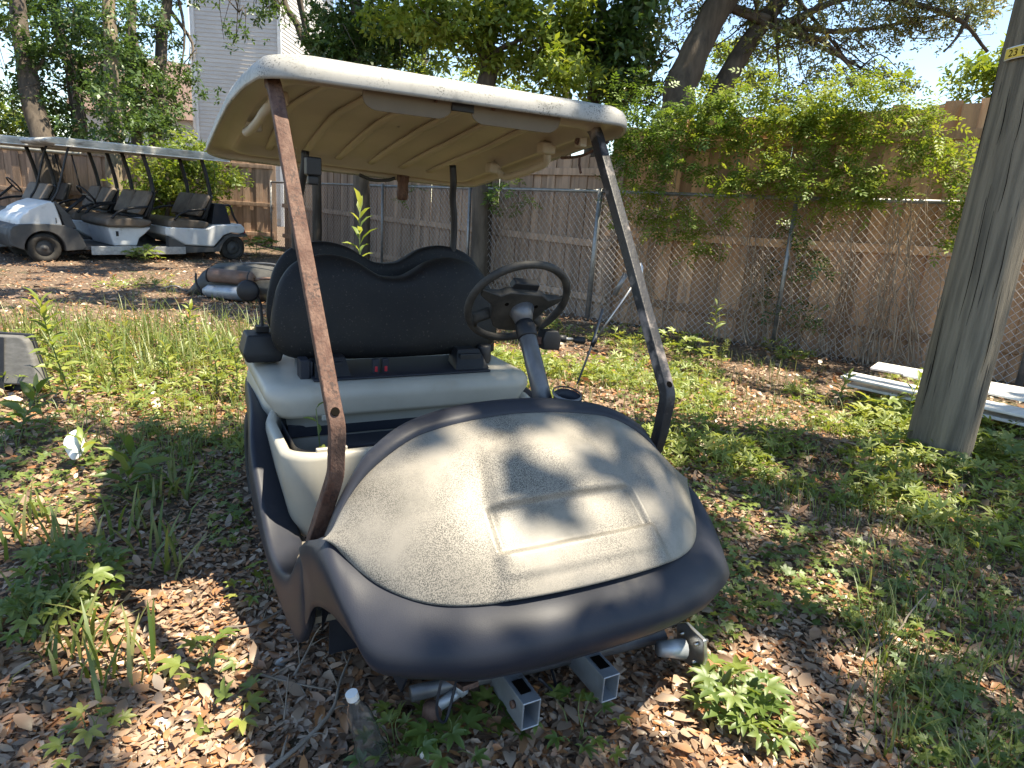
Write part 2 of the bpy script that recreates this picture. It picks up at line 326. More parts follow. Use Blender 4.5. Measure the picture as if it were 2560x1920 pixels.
# ---- chain link
cl = empty('chain_link_fence', tuple(org), label='galvanised chain link fence with a round top rail, overgrown', cat='fence')
def railz(i, s, L): return RAILZ[i] + (RAILZ[i + 1] - RAILZ[i]) * s / L
WV = []; WF = []; wk = 0
for i in range(3):
    a, b, d, L, nrm = seg(i)
    g = G().tube([np.array((*a, RAILZ[i])) - org, np.array((*((a + b) / 2), (RAILZ[i] + RAILZ[i + 1]) / 2 - .012)) - org, np.array((*b, RAILZ[i + 1])) - org], .021, 10); g.obj('top_rail', 'galv', cl, smooth=True)
    npost = max(2, round(L / 2.6))
    for k in range(npost + (1 if i == 2 else 0)):
        s = L * k / npost; p = a + d * s - nrm * .02
        if i == 0 and k == 0: continue
        lean = random.gauss(0, .012)
        G().tube([np.array((p[0], p[1], -.02)) - org, np.array((p[0] + lean, p[1], railz(i, s, L) + .03)) - org], .024 if k else .032, 10).obj('post', 'galv', cl, smooth=True)
    H = 1.62; pit = .078 if i < 2 else .10; s = -H
    while s < L:
        for sg in (1, -1):
            s0, s1 = (s, s + H) if sg > 0 else (s + H, s); z0, z1 = .06, 1.0
            t0, t1 = 0., 1.
            if sg > 0: t0 = max(0, -s / H); t1 = min(1, (L - s) / H)
            else: t0 = max(0, (s + H - L) / H); t1 = min(1, (s + H) / H)
            if t1 - t0 < .03: continue
            P = []
            for t_ in (t0, (t0 + t1) / 2, t1):
                ss = s0 + (s1 - s0) * t_; zt = railz(i, min(max(ss, 0), L), L)
                q = a + d * ss + nrm * (.012 * sg + .02 * math.sin(ss * 2.3) * (1 - t_)); P.append(np.array((q[0], q[1], .03 + (zt - .03) * t_)) - org)
            g = G().tube(P, .0026 if i < 2 else .0026, 3, cap=False); WV += g.V; WF += [tuple(x + wk for x in f) for f in g.F]; wk += len(g.V)
        s += pit
o = obj('wire_mesh', WV, WF, 'wire', cl); o['kind'] = 'stuff'
# ================================================================ utility pole with its tag
pb = on(2340, 1140, 2, .05)
po = empty('utility_pole', (pb[0], pb[1], .03), label='thick weathered timber utility pole with a yellow number tag', cat='pole')
rings = []
for z in np.linspace(-.1, 7.5, 40):
    r_ = .182 - .006 * z; rings.append([(r_ * (1 + .018 * math.sin(3 * a + z) + .012 * math.sin(7 * a + 2 * z)) * math.cos(a) + .01 * math.sin(z * .9), r_ * (1 + .018 * math.sin(3 * a + z) + .012 * math.sin(7 * a - z)) * math.sin(a), z) for a in np.linspace(0, 2 * math.pi, 40, endpoint=False)])
G().loft(rings).obj('shaft', 'pole', po, smooth=True)
for k in range(9):
    a = random.uniform(2.2, 5.2); z0 = random.uniform(.2, 2.3); h_ = random.uniform(.25, .8)
    pts = [((.1835 - .006 * (z0 + t_ * h_)) * math.cos(a + .03 * math.sin(5 * t_)), (.1835 - .006 * (z0 + t_ * h_)) * math.sin(a + .03 * math.sin(5 * t_)), z0 + t_ * h_) for t_ in np.linspace(0, 1, 6)]
    G().tube(pts, [.0005, .0018, .0024, .002, .0014, .0005], 5).obj('crack', 'flat_black', po, smooth=True)
# tag: curved strip around the shaft, lettering bent onto it
tcen = on(2535, 117, 1, pb[1] - .12); tz = tcen[2] + .005; rt = .178
aim = math.atan2(CAM[1] - pb[1], CAM[0] - pb[0]) 
aleft = aim - .92
def bend(u, z, r_): a = aleft + u / rt; return (r_ * math.cos(a), r_ * math.sin(a), z)
g = G(); n = 14
top = [bend(.20 * k / n, tz + .032 + .016 * k / n, rt + .002) for k in range(n + 1)]; bot = [bend(.20 * k / n, tz - .032 + .016 * k / n, rt + .002) for k in range(n + 1)]
g.loft([top, bot], cap=False, closed=False); tagp = g.obj('number_tag', 'white', po, smooth=True, solid=.003)
top = [bend(.002 + .09 * k / n, tz + .027 + .016 * (.002 + .09 * k / n) / .2, rt + .0045) for k in range(n + 1)]; bot = [bend(.002 + .09 * k / n, tz - .027 + .016 * (.002 + .09 * k / n) / .2, rt + .0045) for k in range(n + 1)]
g = G(); g.loft([[bend(.005 + .185 * k / n, tz + .026 + .016 * (.005 + .185 * k / n) / .2, rt + .0045) for k in range(n + 1)], [bend(.005 + .185 * k / n, tz - .026 + .016 * (.005 + .185 * k / n) / .2, rt + .0045) for k in range(n + 1)]], cap=False, closed=False); yel = g.obj('tag_face', 'yellow', tagp, smooth=True)
fc = bpy.data.curves.new('lettering', 'FONT'); fc.body = '23 E'; fc.size = .05; fc.extrude = 0; fo = bpy.data.objects.new('lettering_source', fc); COL.objects.link(fo)
bpy.context.view_layer.update(); me = bpy.data.meshes.new_from_object(fo.evaluated_get(bpy.context.evaluated_depsgraph_get())); bpy.data.objects.remove(fo)
for v in me.vertices:
    x, y = v.co.x + .026, v.co.y; v.co = Vector(bend(x, tz - .018 + y + .016 * x / .2, rt + .0062))
me.materials.clear(); link('lettering', me, 'flat_black', tagp)
# ================================================================ house
hA, hB = at(480, 20, 22), at(697, 20, 22); hA = hA[:2]; hB = hB[:2]; dL = (hB - hA) / np.linalg.norm(hB - hA); dR = np.array([-dL[1], dL[0]]); dR = dR if dR @ np.array([0, 1]) > 0 else -dR
ho = empty('sided_house', (hB[0], hB[1], 0), label='tall house corner clad in pale horizontal siding, rising behind the fence', cat='house')
wl = float(np.linalg.norm(hB - hA)); H0, H1, step = .3, 9.6, .128
def lp(p2, z): return (p2[0] - hB[0], p2[1] - hB[1], z)
nl, nr = np.array([-dL[1], dL[0]]), np.array([dR[1], -dR[0]])
if nl @ (CAM[:2] - hB) < 0: nl = -nl
if nr @ (CAM[:2] - hB) < 0: nr = -nr
wr = 7.0; far = hB + dR * wr; fl = hA + dR * wr
ins = .03
g = G(); ring = [hA - nl * ins + dL * ins, hB - nl * ins - nr * ins, far - nr * ins, fl]
g.loft([[lp(p, 0) for p in ring], [lp(p, H1) for p in ring]]); core = g.obj('wall', 'siding', ho)
def course(p0, dd, nn, ln, name):
    g = G(); pr = [(0, 0), (.028, .004), (.014, step + .006), (0, step + .006)]
    g.loft([[np.array((*(nn * o_ + dd * e), z)) for o_, z in pr] for e in (0., ln)])
    me = bpy.data.meshes.new(name); me.from_pydata([tuple(map(float, v)) for v in g.V], [], g.F); me.update(); me.materials.append(MT['siding']); return me
mL, mR = course(hA, dL, nl, wl, 'siding_board'), course(hB, dR, nr, wr, 'siding_board')
z = H0
while z < H1 - .15:
    for me, p in ((mL, hA - nl * .028), (mR, hB - nr * .028)):
        o = link('siding_board', me, None, ho); o.location = lp(p, z)
    z += step
G().box(lp(hB + (nl + nr) * .004, H1 / 2), (.11, .11, H1), R=np.array([[dL[0], -dL[1], 0], [dL[1], dL[0], 0], [0, 0, 1]])).obj('corner_trim', 'white', ho)
G().box(lp(hA + nl * .004, H1 / 2), (.10, .09, H1), R=np.array([[dL[0], -dL[1], 0], [dL[1], dL[0], 0], [0, 0, 1]])).obj('corner_trim', 'white', ho)
G().tube([lp(hA + nl * .07 - dL * .08, .2), lp(hA + nl * .07 - dL * .08, 9.4)], .04, 8).obj('downpipe', 'white', ho, smooth=True)
ov = .35
r1 = [hA - dL * ov + nl * ov, hB + dL * ov + nl * ov, far + dL * ov + dR * ov, fl - dL * ov + dR * ov]; mid = sum(ring) / 4
G().loft([[lp(p, H1) for p in r1], [lp(p, H1 + .15) for p in r1], [lp(mid + (p - mid) * .1, H1 + 1.6) for p in r1]]).obj('roof', 'roofshingle', ho)
# a second, lower house far off behind the left trees: only a bit of its tiled roof shows
p = at(455, 175, 34); h2 = empty('low_house', (p[0], p[1], 0), label='far low house with a reddish roof seen through the left trees', cat='house')
G().box((0, 0, 2.1), (9, 5, 4.2)).obj('wall', 'siding', h2)
G().loft([[(-5, -3, 4.2), (5, -3, 4.2), (5, 3, 4.2), (-5, 3, 4.2)], [(-4, -.2, p[2] + .3), (4, -.2, p[2] + .3), (4, .2, p[2] + .3), (-4, .2, p[2] + .3)]]).obj('roof', 'roofshingle', h2)
for x in (-2.5, 0, 2.5):
    f_ = G().box((x, -2.52, 2.4), (1.1, .06, 1.3)).obj('window', 'white', h2); G().box((x, -2.56, 2.4), (.9, .03, 1.1)).obj('pane', 'bay', f_)
# ================================================================ white boards stacked by the pole
for k, (u0, v0, u1, v1, z, wd, th) in enumerate(((2115, 937, 2640, 1050, .235, .26, .022), (2185, 914, 2660, 1000, .262, .34, .02), (2130, 958, 2640, 1075, .165, .22, .025), (2270, 935, 2660, 1020, .285, .22, .018))):
    a, b = on(u0, v0, 2, z), on(u1, v1, 2, z); d = b - a; L = np.linalg.norm(d); b = a + d / L * 2.6
    g = G().tube([a, (a + b) / 2 + np.array((0, 0, .004 * k)), b], (th / 2, wd / 2), square=True, up=(0, 0, 1))
    c = (a + b) / 2; g.V = [np.array(v) - c for v in g.V]
    o = g.obj('white_board', 'plank', None, bevel=.004, seg=1); o.location = c
    tag(o, ['long white board at the front of the stack behind the pole', 'widest white board in the stack behind the pole', 'lowest white board, half sunk in weeds behind the pole', 'topmost narrow white board of the stack behind the pole'][k], 'board', 'white boards stacked by the fence')
for k, (u, v) in enumerate(((2230, 985), (2600, 1060))):
    a = on(u, v, 2, .1)
    o = G().box((0, 0, .05), (.16, .5, .14), R=np.array([[.8, -.6, 0], [.6, .8, 0], [0, 0, 1]])).obj('support_block', 'fencegrey', None, bevel=.008)
    o.location = (a[0], a[1], hz1(a[0], a[1])); tag(o, ['dark timber block under the left end of the white boards', 'dark timber block under the white boards right of the pole'][k], 'block')
# ================================================================ the golf cart in front (cart frame = world frame)
CO = np.array([0, 1.1, .05])
cart = empty('golf_cart', tuple(CO), label='stripped beige golf cart with navy bumper and no front wheels', cat='golf cart')
def cp(g, name, mat, parent=cart, **k):
    g.V = [np.array(v, float) - CO for v in g.V]; return g.obj(name, mat, parent, **k)
HX = [0, .1, .2, .3, .35, .4, .45, .5, .535, .548]
TY = [.507, .508, .502, .485, .470, .463, .455, .437, .408, .385]; TZ = [.845, .840, .831, .818, .799, .770, .733, .678, .638, .622]
BY = [.055, .058, .068, .096, .121, .153, .205, .275, .345, .385]; BZ = [.565, .564, .562, .556, .552, .553, .560, .577, .604, .622]
def Tp(x): a = abs(x); return np.array((x, interp(a, HX, TY), interp(a, HX, TZ)))
def Bp(x): a = abs(x); return np.array((x, interp(a, HX, BY), interp(a, HX, BZ)))
# smoother tables
_xs = np.linspace(0, .548, 29)
def _sm(t_):
    v = np.interp(_xs, HX, t_); 
    for _ in range(3): v[1:-1] = (v[:-2] + 2 * v[1:-1] + v[2:]) / 4; v[0] = (v[0] + v[1]) / 2
    return v
HXs = list(_xs); TY, TZ, BY, BZ = map(list, (_sm(TY), _sm(TZ), _sm(BY), _sm(BZ))); HX = HXs
def hood(x, t_):
    a, b = Tp(x), Bp(x); P = a + (b - a) * t_; nn = np.array((0, -.63, .78)); fade = max(0, 1 - (abs(x) / .56) ** 4)
    P = P + nn * (  .042 * fade * (4 * t_ * (1 - t_)) ** .8 + .006 * fade)
    P[0] *= 1 + .035 * math.sin(math.pi * t_) * (abs(x) / .56) ** 3
    xc = .14 + .10 * t_                       # raised centre section with two creases
    up = .5 + .5 * math.tanh((xc - abs(x)) / .012)
    P = P + nn * .010 * up * min(1, max(0, (t_ - .12) * 6))
    inr = (.5 + .5 * math.tanh((.19 + .03 * t_ - abs(x)) / .004)) * (.5 + .5 * math.tanh((t_ - .56) / .009)) * (.5 + .5 * math.tanh((.79 - t_) / .008))
    P = P - nn * .021 * inr
    ledge = (.5 + .5 * math.tanh((.22 - abs(x)) / .01)) * (.5 + .5 * math.tanh((t_ - .79) / .008)) * (.5 + .5 * math.tanh((.91 - t_) / .01))
    P = P + nn * .006 * ledge
    return P
nx, ntt = 161, 96
rows = [[hood(x, t_) for x in np.linspace(-.547, .547, nx)] for t_ in np.linspace(0, 1, ntt)]
rows = [[q + np.array((0, .03, -.02)) for q in rows[0]]] + rows + [[q + np.array((0, .018, -.012)) for q in rows[-1]]]
cp(G().loft(rows, cap=False, closed=False), 'front_cowl', 'beige', smooth=True)
# navy band along the top edge of the cowl and the dash lip behind it
KX = [0, .1, .2, .3, .35, .4, .45, .5, .54, .575]; KY = [.575, .578, .570, .545, .525, .505, .490, .470, .44, .405]; KZ = [.866, .862, .853, .838, .822, .796, .757, .70, .645, .610]
KYs, KZs = [np.interp(_xs, KX, q) for q in (KY, KZ)]
for _ in range(3):
    for q in (KYs, KZs): q[1:-1] = (q[:-2] + 2 * q[1:-1] + q[2:]) / 4; q[0] = (q[0] + q[1]) / 2
def Kp(x): a = abs(x); return np.array((x * 1.01, interp(a, list(_xs), KYs), interp(a, list(_xs), KZs)))
rows = []
for x in np.linspace(-.548, .548, 61):
    tp_ = max(0, min(1, (abs(x) - .44) / .10)); a, b = Tp(x), Kp(x); b = b + (a + np.array((0, .02, -.01)) - b) * tp_ * .8; out = np.array((np.sign(x) * (abs(x) / .56) ** 4 * .5, -.3, .8)); out /= np.linalg.norm(out)
    c = b + np.array((0, .02, -.012)); e = b + np.array((0, .03, -.06)); f_ = b + np.array((0, .05, -.30))
    q_ = 1 - tp_; rows.append([a - out * .012, a + out * (.008 * q_ - .002), a + (b - a) * .3 + out * (.016 * q_ - .002), a + (b - a) * .7 + out * (.017 * q_ - .002), b + out * .006 * q_, c, e, f_])
cp(G().loft(rows, cap=False, closed=False), 'cowl_trim', 'navy', smooth=True)
# bumper and front fenders: rows from the cowl's lower edge, round the bulge, to the lower lip, carried on round the arches
side = lambda t_: t_
FT = [(0, .055, .565), (.1, .058, .564), (.2, .068, .562), (.3, .096, .556), (.36, .126, .552), (.42, .172, .555), (.48, .245, .567), (.522, .322, .596), (.549, .390, .618), (.566, .45, .590), (.575, .52, .55), (.578, .585, .50)]
FM = [(0, -.030, .487), (.1, -.028, .486), (.2, -.018, .482), (.31, .006, .476), (.39, .038, .468), (.46, .076, .458), (.520, .125, .455), (.545, .20, .500), (.562, .28, .535), (.574, .36, .545), (.580, .45, .515), (.583, .55, .45)]
FL = [(0, .028, .400), (.1, .030, .400), (.2, .038, .398), (.305, .060, .392), (.375, .098, .389), (.43, .155, .368), (.471, .215, .360), (.502, .268, .387), (.531, .302, .427), (.553, .352, .444), (.570, .44, .409), (.579, .515, .312)]
def spl(tab, s):
    P = smoothpath(tab, 6); return P[int(round(s * (len(P) - 1)))]
for tab in (FT, FM, FL): pass
rows = []; ns = 67; ST, SM_, SL = smoothpath(FT, 6), smoothpath(FM, 6), smoothpath(FL, 6)
for k in range(-(ns - 1), ns):
    i = abs(k); sg = 1 if k >= 0 else -1
    f3 = lambda P: np.array((P[0] * sg, P[1], P[2]))
    a, m, l = f3(ST[i]), f3(SM_[i]), f3(SL[i]); cen = np.array((0, .55, .48)); outd = m - (a + l) / 2; od = outd / (np.linalg.norm(outd) + 1e-6)
    rows.append([a - od * .012, a, a * .70 + m * .30 + od * .022, a * .35 + m * .65 + od * .020, m, m * .6 + l * .4 + od * .012, m * .2 + l * .8 + od * .004, l, l - od * .012 + np.array((0, 0, .002)), l - od * .05 + np.array((0, 0, .03))])
cp(G().loft(rows, cap=False, closed=False), 'front_bumper', 'navy', smooth=True)
# thin moulded seam along the lower lip
for sgn in (0,):
    cp(G().tube([np.array((SL[abs(k)][0] * (1 if k >= 0 else -1), SL[abs(k)][1] - .004, SL[abs(k)][2] + .012)) + (np.array((0, -.004, 0))) for k in range(-34, 35)], .004, 6), 'bumper_lip', 'navy', smooth=True)
# added dark liner standing in for shade in the arches and under the cowl
g = G(); g.loft([[(x, y, z) for x in (-.50, .50)] for y, z in ((.22, .44), (.26, .50), (.40, .585), (.585, .585), (.60, .14))], cap=False, closed=False); cp(g, 'arch_dark_liner', 'bay', solid=.006)
for s in (-1, 1):
    cp(G().loft([[(s * q, .22, .42), (s * q, .36, .15), (s * q, .60, .15), (s * q, .60, .57), (s * q, .3, .55)] for q in (.36, .366)]), 'arch_dark_side', 'bay')  # dark side sheet added so the arch looks black inside
# fender tail: the pointed lower end that meets the rocker, then the rocker panel and the rear fender
for s in (-1, 1):
    g = G(); rows = []
    for y, zt, zb, xo, xi in ((.512, .50, .305, .582, .545), (.545, .515, .245, .588, .545), (.585, .49, .195, .592, .54), (.64, .40, .192, .597, .54), (.72, .345, .203, .603, .535), (.82, .325, .222, .610, .52), (.90, .335, .245, .614, .50), (.97, .355, .258, .616, .49), (1.05, .40, .275, .618, .49), (1.14, .465, .31, .622, .50), (1.26, .55, .36, .626, .51), (1.36, .61, .41, .610, .51), (1.46, .63, .45, .598, .50), (1.6, .625, .48, .583, .50), (1.8, .61, .48, .565, .49), (2.0, .60, .46, .55, .48), (2.15, .58, .42, .53, .46), (2.24, .56, .40, .50, .44)):
        rows.append([(s * xi, y, zb), (s * (xo - .008), y, zb), (s * xo, y, zb + .015), (s * (xo + .004), y, (zb + zt) / 2), (s * xo, y, zt - .02), (s * (xo - .012), y, zt - .004), (s * (xo - .03), y, zt - .012), (s * xi, y, max(zb + .02, zt - .05))])
    o = cp(g.loft(rows), 'side_skirt', 'navy', smooth=True, sub=1)
# dark strip joining strut foot, floor edge
fl_ = G().box((0, .775, .285), (1.15, .43, .02)); cp(fl_, 'floor', 'floormat')
cp(G().box((0, .60, .40), (1.06, .02, .30)), 'toe_board', 'bay')
# ---------------- seat base (bucket with the seat taken out)
def rrect(x0, x1, y0, y1, r_, n=6):
    P = []
    for cx, cy, a0 in ((x1 - r_, y0 + r_, -90), (x1 - r_, y1 - r_, 0), (x0 + r_, y1 - r_, 90), (x0 + r_, y0 + r_, 180)):
        for k in range(n + 1): a = math.radians(a0 + 90 * k / n); P.append((cx + r_ * math.cos(a), cy + r_ * math.sin(a)))
    return P
def ringz(p, z, zf=None): return [(x, y, z if zf is None else zf(x, y)) for x, y in p]
rimz = lambda x, y: .605 - .03 * max(0, min(1, (y - 1.0) / .25)) * (1 if abs(x) > .4 else .2) + .05 * max(0, min(1, (y - 1.30) / .1))
g = G(); g.loft([ringz(rrect(-.50, .50, .985, 1.40, .10), .29), ringz(rrect(-.525, .525, .965, 1.42, .10), .36), ringz(rrect(-.545, .545, .955, 1.43, .10), .48), ringz(rrect(-.555, .555, .955, 1.44, .10), 0, lambda x, y: rimz(x, y) - .02), ringz(rrect(-.548, .548, .962, 1.44, .10), 0, rimz), ringz(rrect(-.522, .522, .985, 1.44, .085), 0, rimz), ringz(rrect(-.512, .512, .995, 1.43, .08), 0, lambda x, y: rimz(x, y) - .02), ringz(rrect(-.505, .505, 1.0, 1.42, .08), .50)], cap=False)
cp(g, 'seat_base', 'podbeige', smooth=True)
g = G(); g.loft([ringz(rrect(-.51, .51, 1.345, 2.02, .07), .600), ringz(rrect(-.515, .515, 1.342, 2.05, .07), .615), ringz(rrect(-.545, .545, 1.335, 2.10, .08), .66), ringz(rrect(-.548, .548, 1.34, 2.12, .085), .69), ringz(rrect(-.535, .535, 1.355, 2.12, .08), .709), ringz(rrect(-.49, .49, 1.40, 2.08, .06), .716)])
cp(g, 'rear_shelf', 'podbeige', smooth=True)
g = G(); g.loft([ringz(rrect(-.53, .53, 1.43, 2.1, .12), .32), ringz(rrect(-.545, .545, 1.40, 2.12, .14), .50), ringz(rrect(-.545, .545, 1.38, 2.1, .14), .60), ringz(rrect(-.535, .535, 1.36, 2.08, .14), .68)])
cp(g, 'rear_body', 'podbeige', smooth=True)
for x in (-.34, .30): cp(G().box((x, 1.338, .598), (.035, .01, .022)), 'clip', 'podbeige', bevel=.003)
for x, w_ in ((-.40, .10), (-.16, .12), (.05, .10)): cp(G().box((x, .99, .607), (w_, .018, .016)), 'rim_notch', 'podbeige', bevel=.003)
g = G(); g.loft([ringz(rrect(-.50, .50, 1.003, 1.425, .08), .60), ringz(rrect(-.498, .498, 1.005, 1.422, .08), .34), ringz(rrect(-.49, .49, 1.01, 1.41, .08), .335)], cap=False)
g.loft([ringz(rrect(-.49, .49, 1.01, 1.41, .08), .335), ringz(rrect(-.02, .02, 1.2, 1.21, .004), .33)], cap=False); cp(g, 'battery_bay', 'bay', smooth=False)
cp(G().box((.02, 1.21, .44), (.62, .30, .16)), 'battery_tray', 'bay', bevel=.01)
cp(G().box((.02, 1.40, .535), (.98, .02, .05)).box((-.02, 1.2, .53), (.60, .03, .015)), 'hold_down_bar', 'bay', bevel=.004)
# black block standing in for the dark kick plate opening right of the strut
cp(G().loft([[(-.43, .953, .30), (-.20, .953, .30), (-.20, .953, .40), (-.40, .953, .42), (-.43, .953, .39)], [(-.43, .99, .30), (-.20, .99, .30), (-.20, .99, .40), (-.40, .99, .42), (-.43, .99, .39)]]), 'opening_black', 'black', bevel=.008)
# shelf mat in front of the backrest
cp(G().box((.0, 1.56, .722), (.74, .30, .008)), 'shelf_mat', 'bay', bevel=.003)
# ---------------- backrests
HALF = [(0, 1.086), (.05, 1.092), (.1, 1.118), (.16, 1.152), (.247, 1.170), (.33, 1.160), (.40, 1.125), (.448, 1.06), (.474, .98), (.487, .90), (.483, .835), (.455, .79), (.38, .765), (.2, .757), (0, .755)]
def backrest(name, y0, dx, dz, sx, mat, th, sgn=1, back=None, lean=.16):
    half = smoothpath([(x, 0, z) for x, z in HALF], 4); outl = [(p[0], p[2]) for p in half] + [(-p[0], p[2]) for p in half[-2:0:-1]]
    c = (0, .95); rings = []
    for s_, dep in ((.02, 1.0), (.25, 1.0), (.45, .995), (.60, .985), (.74, .95), (.86, .86), (.94, .66), (.985, .40), (1, .12), (1, -.25), (.985, -.42), (.95, -.5), (.7, -.5), (.02, -.5)):
        q = []; b_ = s_ ** 3
        for x, z in outl:
            a = math.atan2((z - c[1]) / .2, x / .42); ex, ez = .42 * math.cos(a), .17 * math.sin(a)
            xx, zz = (x * b_ + ex * (1 - b_)) * s_, c[1] + ((z - c[1]) * b_ + ez * (1 - b_)) * s_
            q.append((dx + sx * xx, y0 - sgn * th * dep + lean * (zz - .75), dz + zz))
        rings.append(q)
    return cp(G().loft(rings), name, mat, smooth=True)
backrest('backrest', 1.60, 0, 0, 1, 'vinyl', .065)
backrest('rear_backrest', 1.79, .025, .037, 1.03, 'vinyl', .06, -1)
# brackets under the backrest
cp(G().box((-.39, 1.50, .745), (.035, .07, .09)).box((-.365, 1.50, .745), (.012, .05, .07)), 'seat_bracket', 'bay', bevel=.004)
cp(G().box((-.30, 1.52, .745), (.11, .10, .06)).loft([[(-.36, 1.44, .724), (-.22, 1.44, .724), (-.22, 1.60, .724), (-.33, 1.60, .724)], [(-.345, 1.50, .79), (-.23, 1.50, .79), (-.23, 1.60, .79), (-.32, 1.60, .79)]]), 'seat_bracket', 'black', bevel=.004)
cp(G().box((.30, 1.52, .75), (.10, .10, .07)).loft([[(.22, 1.44, .724), (.38, 1.44, .724), (.34, 1.60, .724), (.25, 1.60, .724)], [(.25, 1.50, .80), (.35, 1.50, .80), (.33, 1.60, .80), (.26, 1.60, .80)]]), 'seat_bracket', 'black', bevel=.004)
cp(G().lathe((.40, 1.55, .725), (0, 0, 1), ((0, .028), (.01, .032), (.07, .032), (.08, .026))), 'roller', 'black', smooth=True)
for x in (-.115, -.075):
    b_ = cp(G().box((x, 1.475, .752), (.028, .022, .06)), 'belt_buckle', 'bay', bevel=.004); cp(G().box((x, 1.462, .742), (.011, .005, .022)), 'release_button', 'red', b_, bevel=.002)
# black mirror on a stalk and black box at the passenger side of the rear seat
cp(G().lathe((-.545, 1.80, 1.005), (-.25, -1, .1), ((-.012, .03), (-.008, .042), (.006, .044), (.014, .036))), 'side_mirror', 'black', smooth=True)
cp(G().tube([(-.515, 1.80, 1.0), (-.500, 1.80, .95), (-.497, 1.79, .88), (-.50, 1.78, .84)], .006, 6).box((-.50, 1.78, .855), (.05, .05, .022)), 'mirror_stalk', 'black')
cp(G().loft([[(-.57, 1.70, .73), (-.44, 1.70, .73), (-.44, 1.84, .72), (-.57, 1.84, .72)], [(-.585, 1.69, .77), (-.43, 1.69, .77), (-.43, 1.86, .76), (-.585, 1.86, .76)], [(-.565, 1.71, .84), (-.43, 1.71, .84), (-.43, 1.84, .84), (-.565, 1.84, .84)]]), 'side_box', 'black', bevel=.008)
cp(G().box((.50, 1.80, .78), (.10, .12, .12)), 'side_box', 'black', bevel=.012)
# ---------------- roof
RYS = [.94, 1.00, 1.05, 1.27, 1.57, 1.84, 2.0, 2.21, 2.36]
RZR = [1.698, 1.685, 1.675, 1.643, 1.592, 1.55, 1.526, 1.494, 1.476]; RZL = [1.698, 1.698, 1.699, 1.700, 1.680, 1.633, 1.598, 1.552, 1.522]
def rp(u, v, h=0):
    y = .94 + 1.42 * v; xl = -.585 - .065 * v; xr = .655 - .015 * v; k = (u + 1) / 2
    zl, zr = interp(y, RYS, RZL), interp(y, RYS, RZR); zr = zr + (1.70 - zr) * max(0, 1 - v * 22) ** 1
    return np.array((xl + (xr - xl) * k, y, zl + (zr - zl) * k + h + .012 * (1 - u * u) * (1 - (2 * v - 1) ** 2)))
def rrim(s, n=14, ru=.17, rv=.085):
    P = []
    for cu, cv, a0 in ((1 - ru, rv, -90), (1 - ru, 1 - rv, 0), (-1 + ru, 1 - rv, 90), (-1 + ru, rv, 180)):
        for k in range(n + 1): a = math.radians(a0 + 90 * k / n); P.append(((cu + ru * math.cos(a)) * s, .5 + (cv + rv * math.sin(a) - .5) * s))
    out = []
    m = len(P)
    for i in range(m):
        a, b = P[i], P[(i + 1) % m]; d = math.hypot((a[0] - b[0]) / 2, a[1] - b[1]); kk = max(1, int(d / .06))
        for q in range(kk): out.append((a[0] + (b[0] - a[0]) * q / kk, a[1] + (b[1] - a[1]) * q / kk))
    return out
NR = rrim(1.0)
def rring(s, h): return [rp(u * s, .5 + (v - .5) * s, h) for u, v in NR]
g = G().loft([rring(.985, .004), rring(.997, -.002), rring(1.0, .008), rring(.998, .028), rring(.985, .050), rring(.962, .064), rring(.92, .073), rring(.75, .083), rring(.4, .092), rring(.01, .095)], cap=False)
roof = cp(g, 'roof_canopy', 'roofbeige', smooth=True)
g = G().loft([rring(.985, .004), rring(.978, .022), rring(.955, .030), rring(.90, .026), rring(.865, .006), rring(.835, .006), rring(.80, .034), rring(.5, .040), rring(.01, .042)], cap=False)
g.V = [np.array(v) - CO for v in g.V]; liner = g.obj('roof_liner', 'liner', roof, smooth=True)
def rchild(g, name, mat, parent=roof, **k):
    g.V = [np.array(v, float) - CO for v in g.V]; return g.obj(name, mat, parent, **k)
for u in (-.66, -.40, -.14, .12, .38, .62):
    rchild(G().tube([rp(u * (1 - .10 * abs(2 * v - 1)), v, .034) for v in np.linspace(.10, .90, 16)], (.009, .018), 8), 'rib', 'liner', smooth=True)
# visor plates hanging inside the front lip
for x0, x1, c0 in ((-.31, -.03, 'l'), (.035, .36, 'r')):
    P = []; n = 6
    for k in range(n + 1): a = math.pi + math.pi / 2 * k / n; P.append((x0 + .05 + .05 * math.cos(a), -.03 + .035 * math.sin(a)))
    for k in range(n + 1): a = -math.pi / 2 + math.pi / 2 * k / n; P.append((x1 - .05 + .05 * math.cos(a), -.03 + .035 * math.sin(a)))
    P += [(x1, .03), (x0, .03)]
    v_ = rchild(G().loft([[(x, .985 + .25 * (-z), 1.716 + z) for x, z in P], [(x, .992 + .25 * (-z), 1.718 + z) for x, z in P]]), 'visor_plate', 'liner_shaded', bevel=.002)
    xs = (x1 - .06 if c0 == 'l' else x0 + .07); rchild(G().lathe((xs, .982, 1.702), (0, -1, 0), ((0, .008), (.004, .006))), 'screw', 'rust', v_)
rchild(G().box((.003, .99, 1.694), (.075, .012, .03)), 'gap_plate', 'black', bevel=.003)  # black plate added in place of the dark gap between the visors
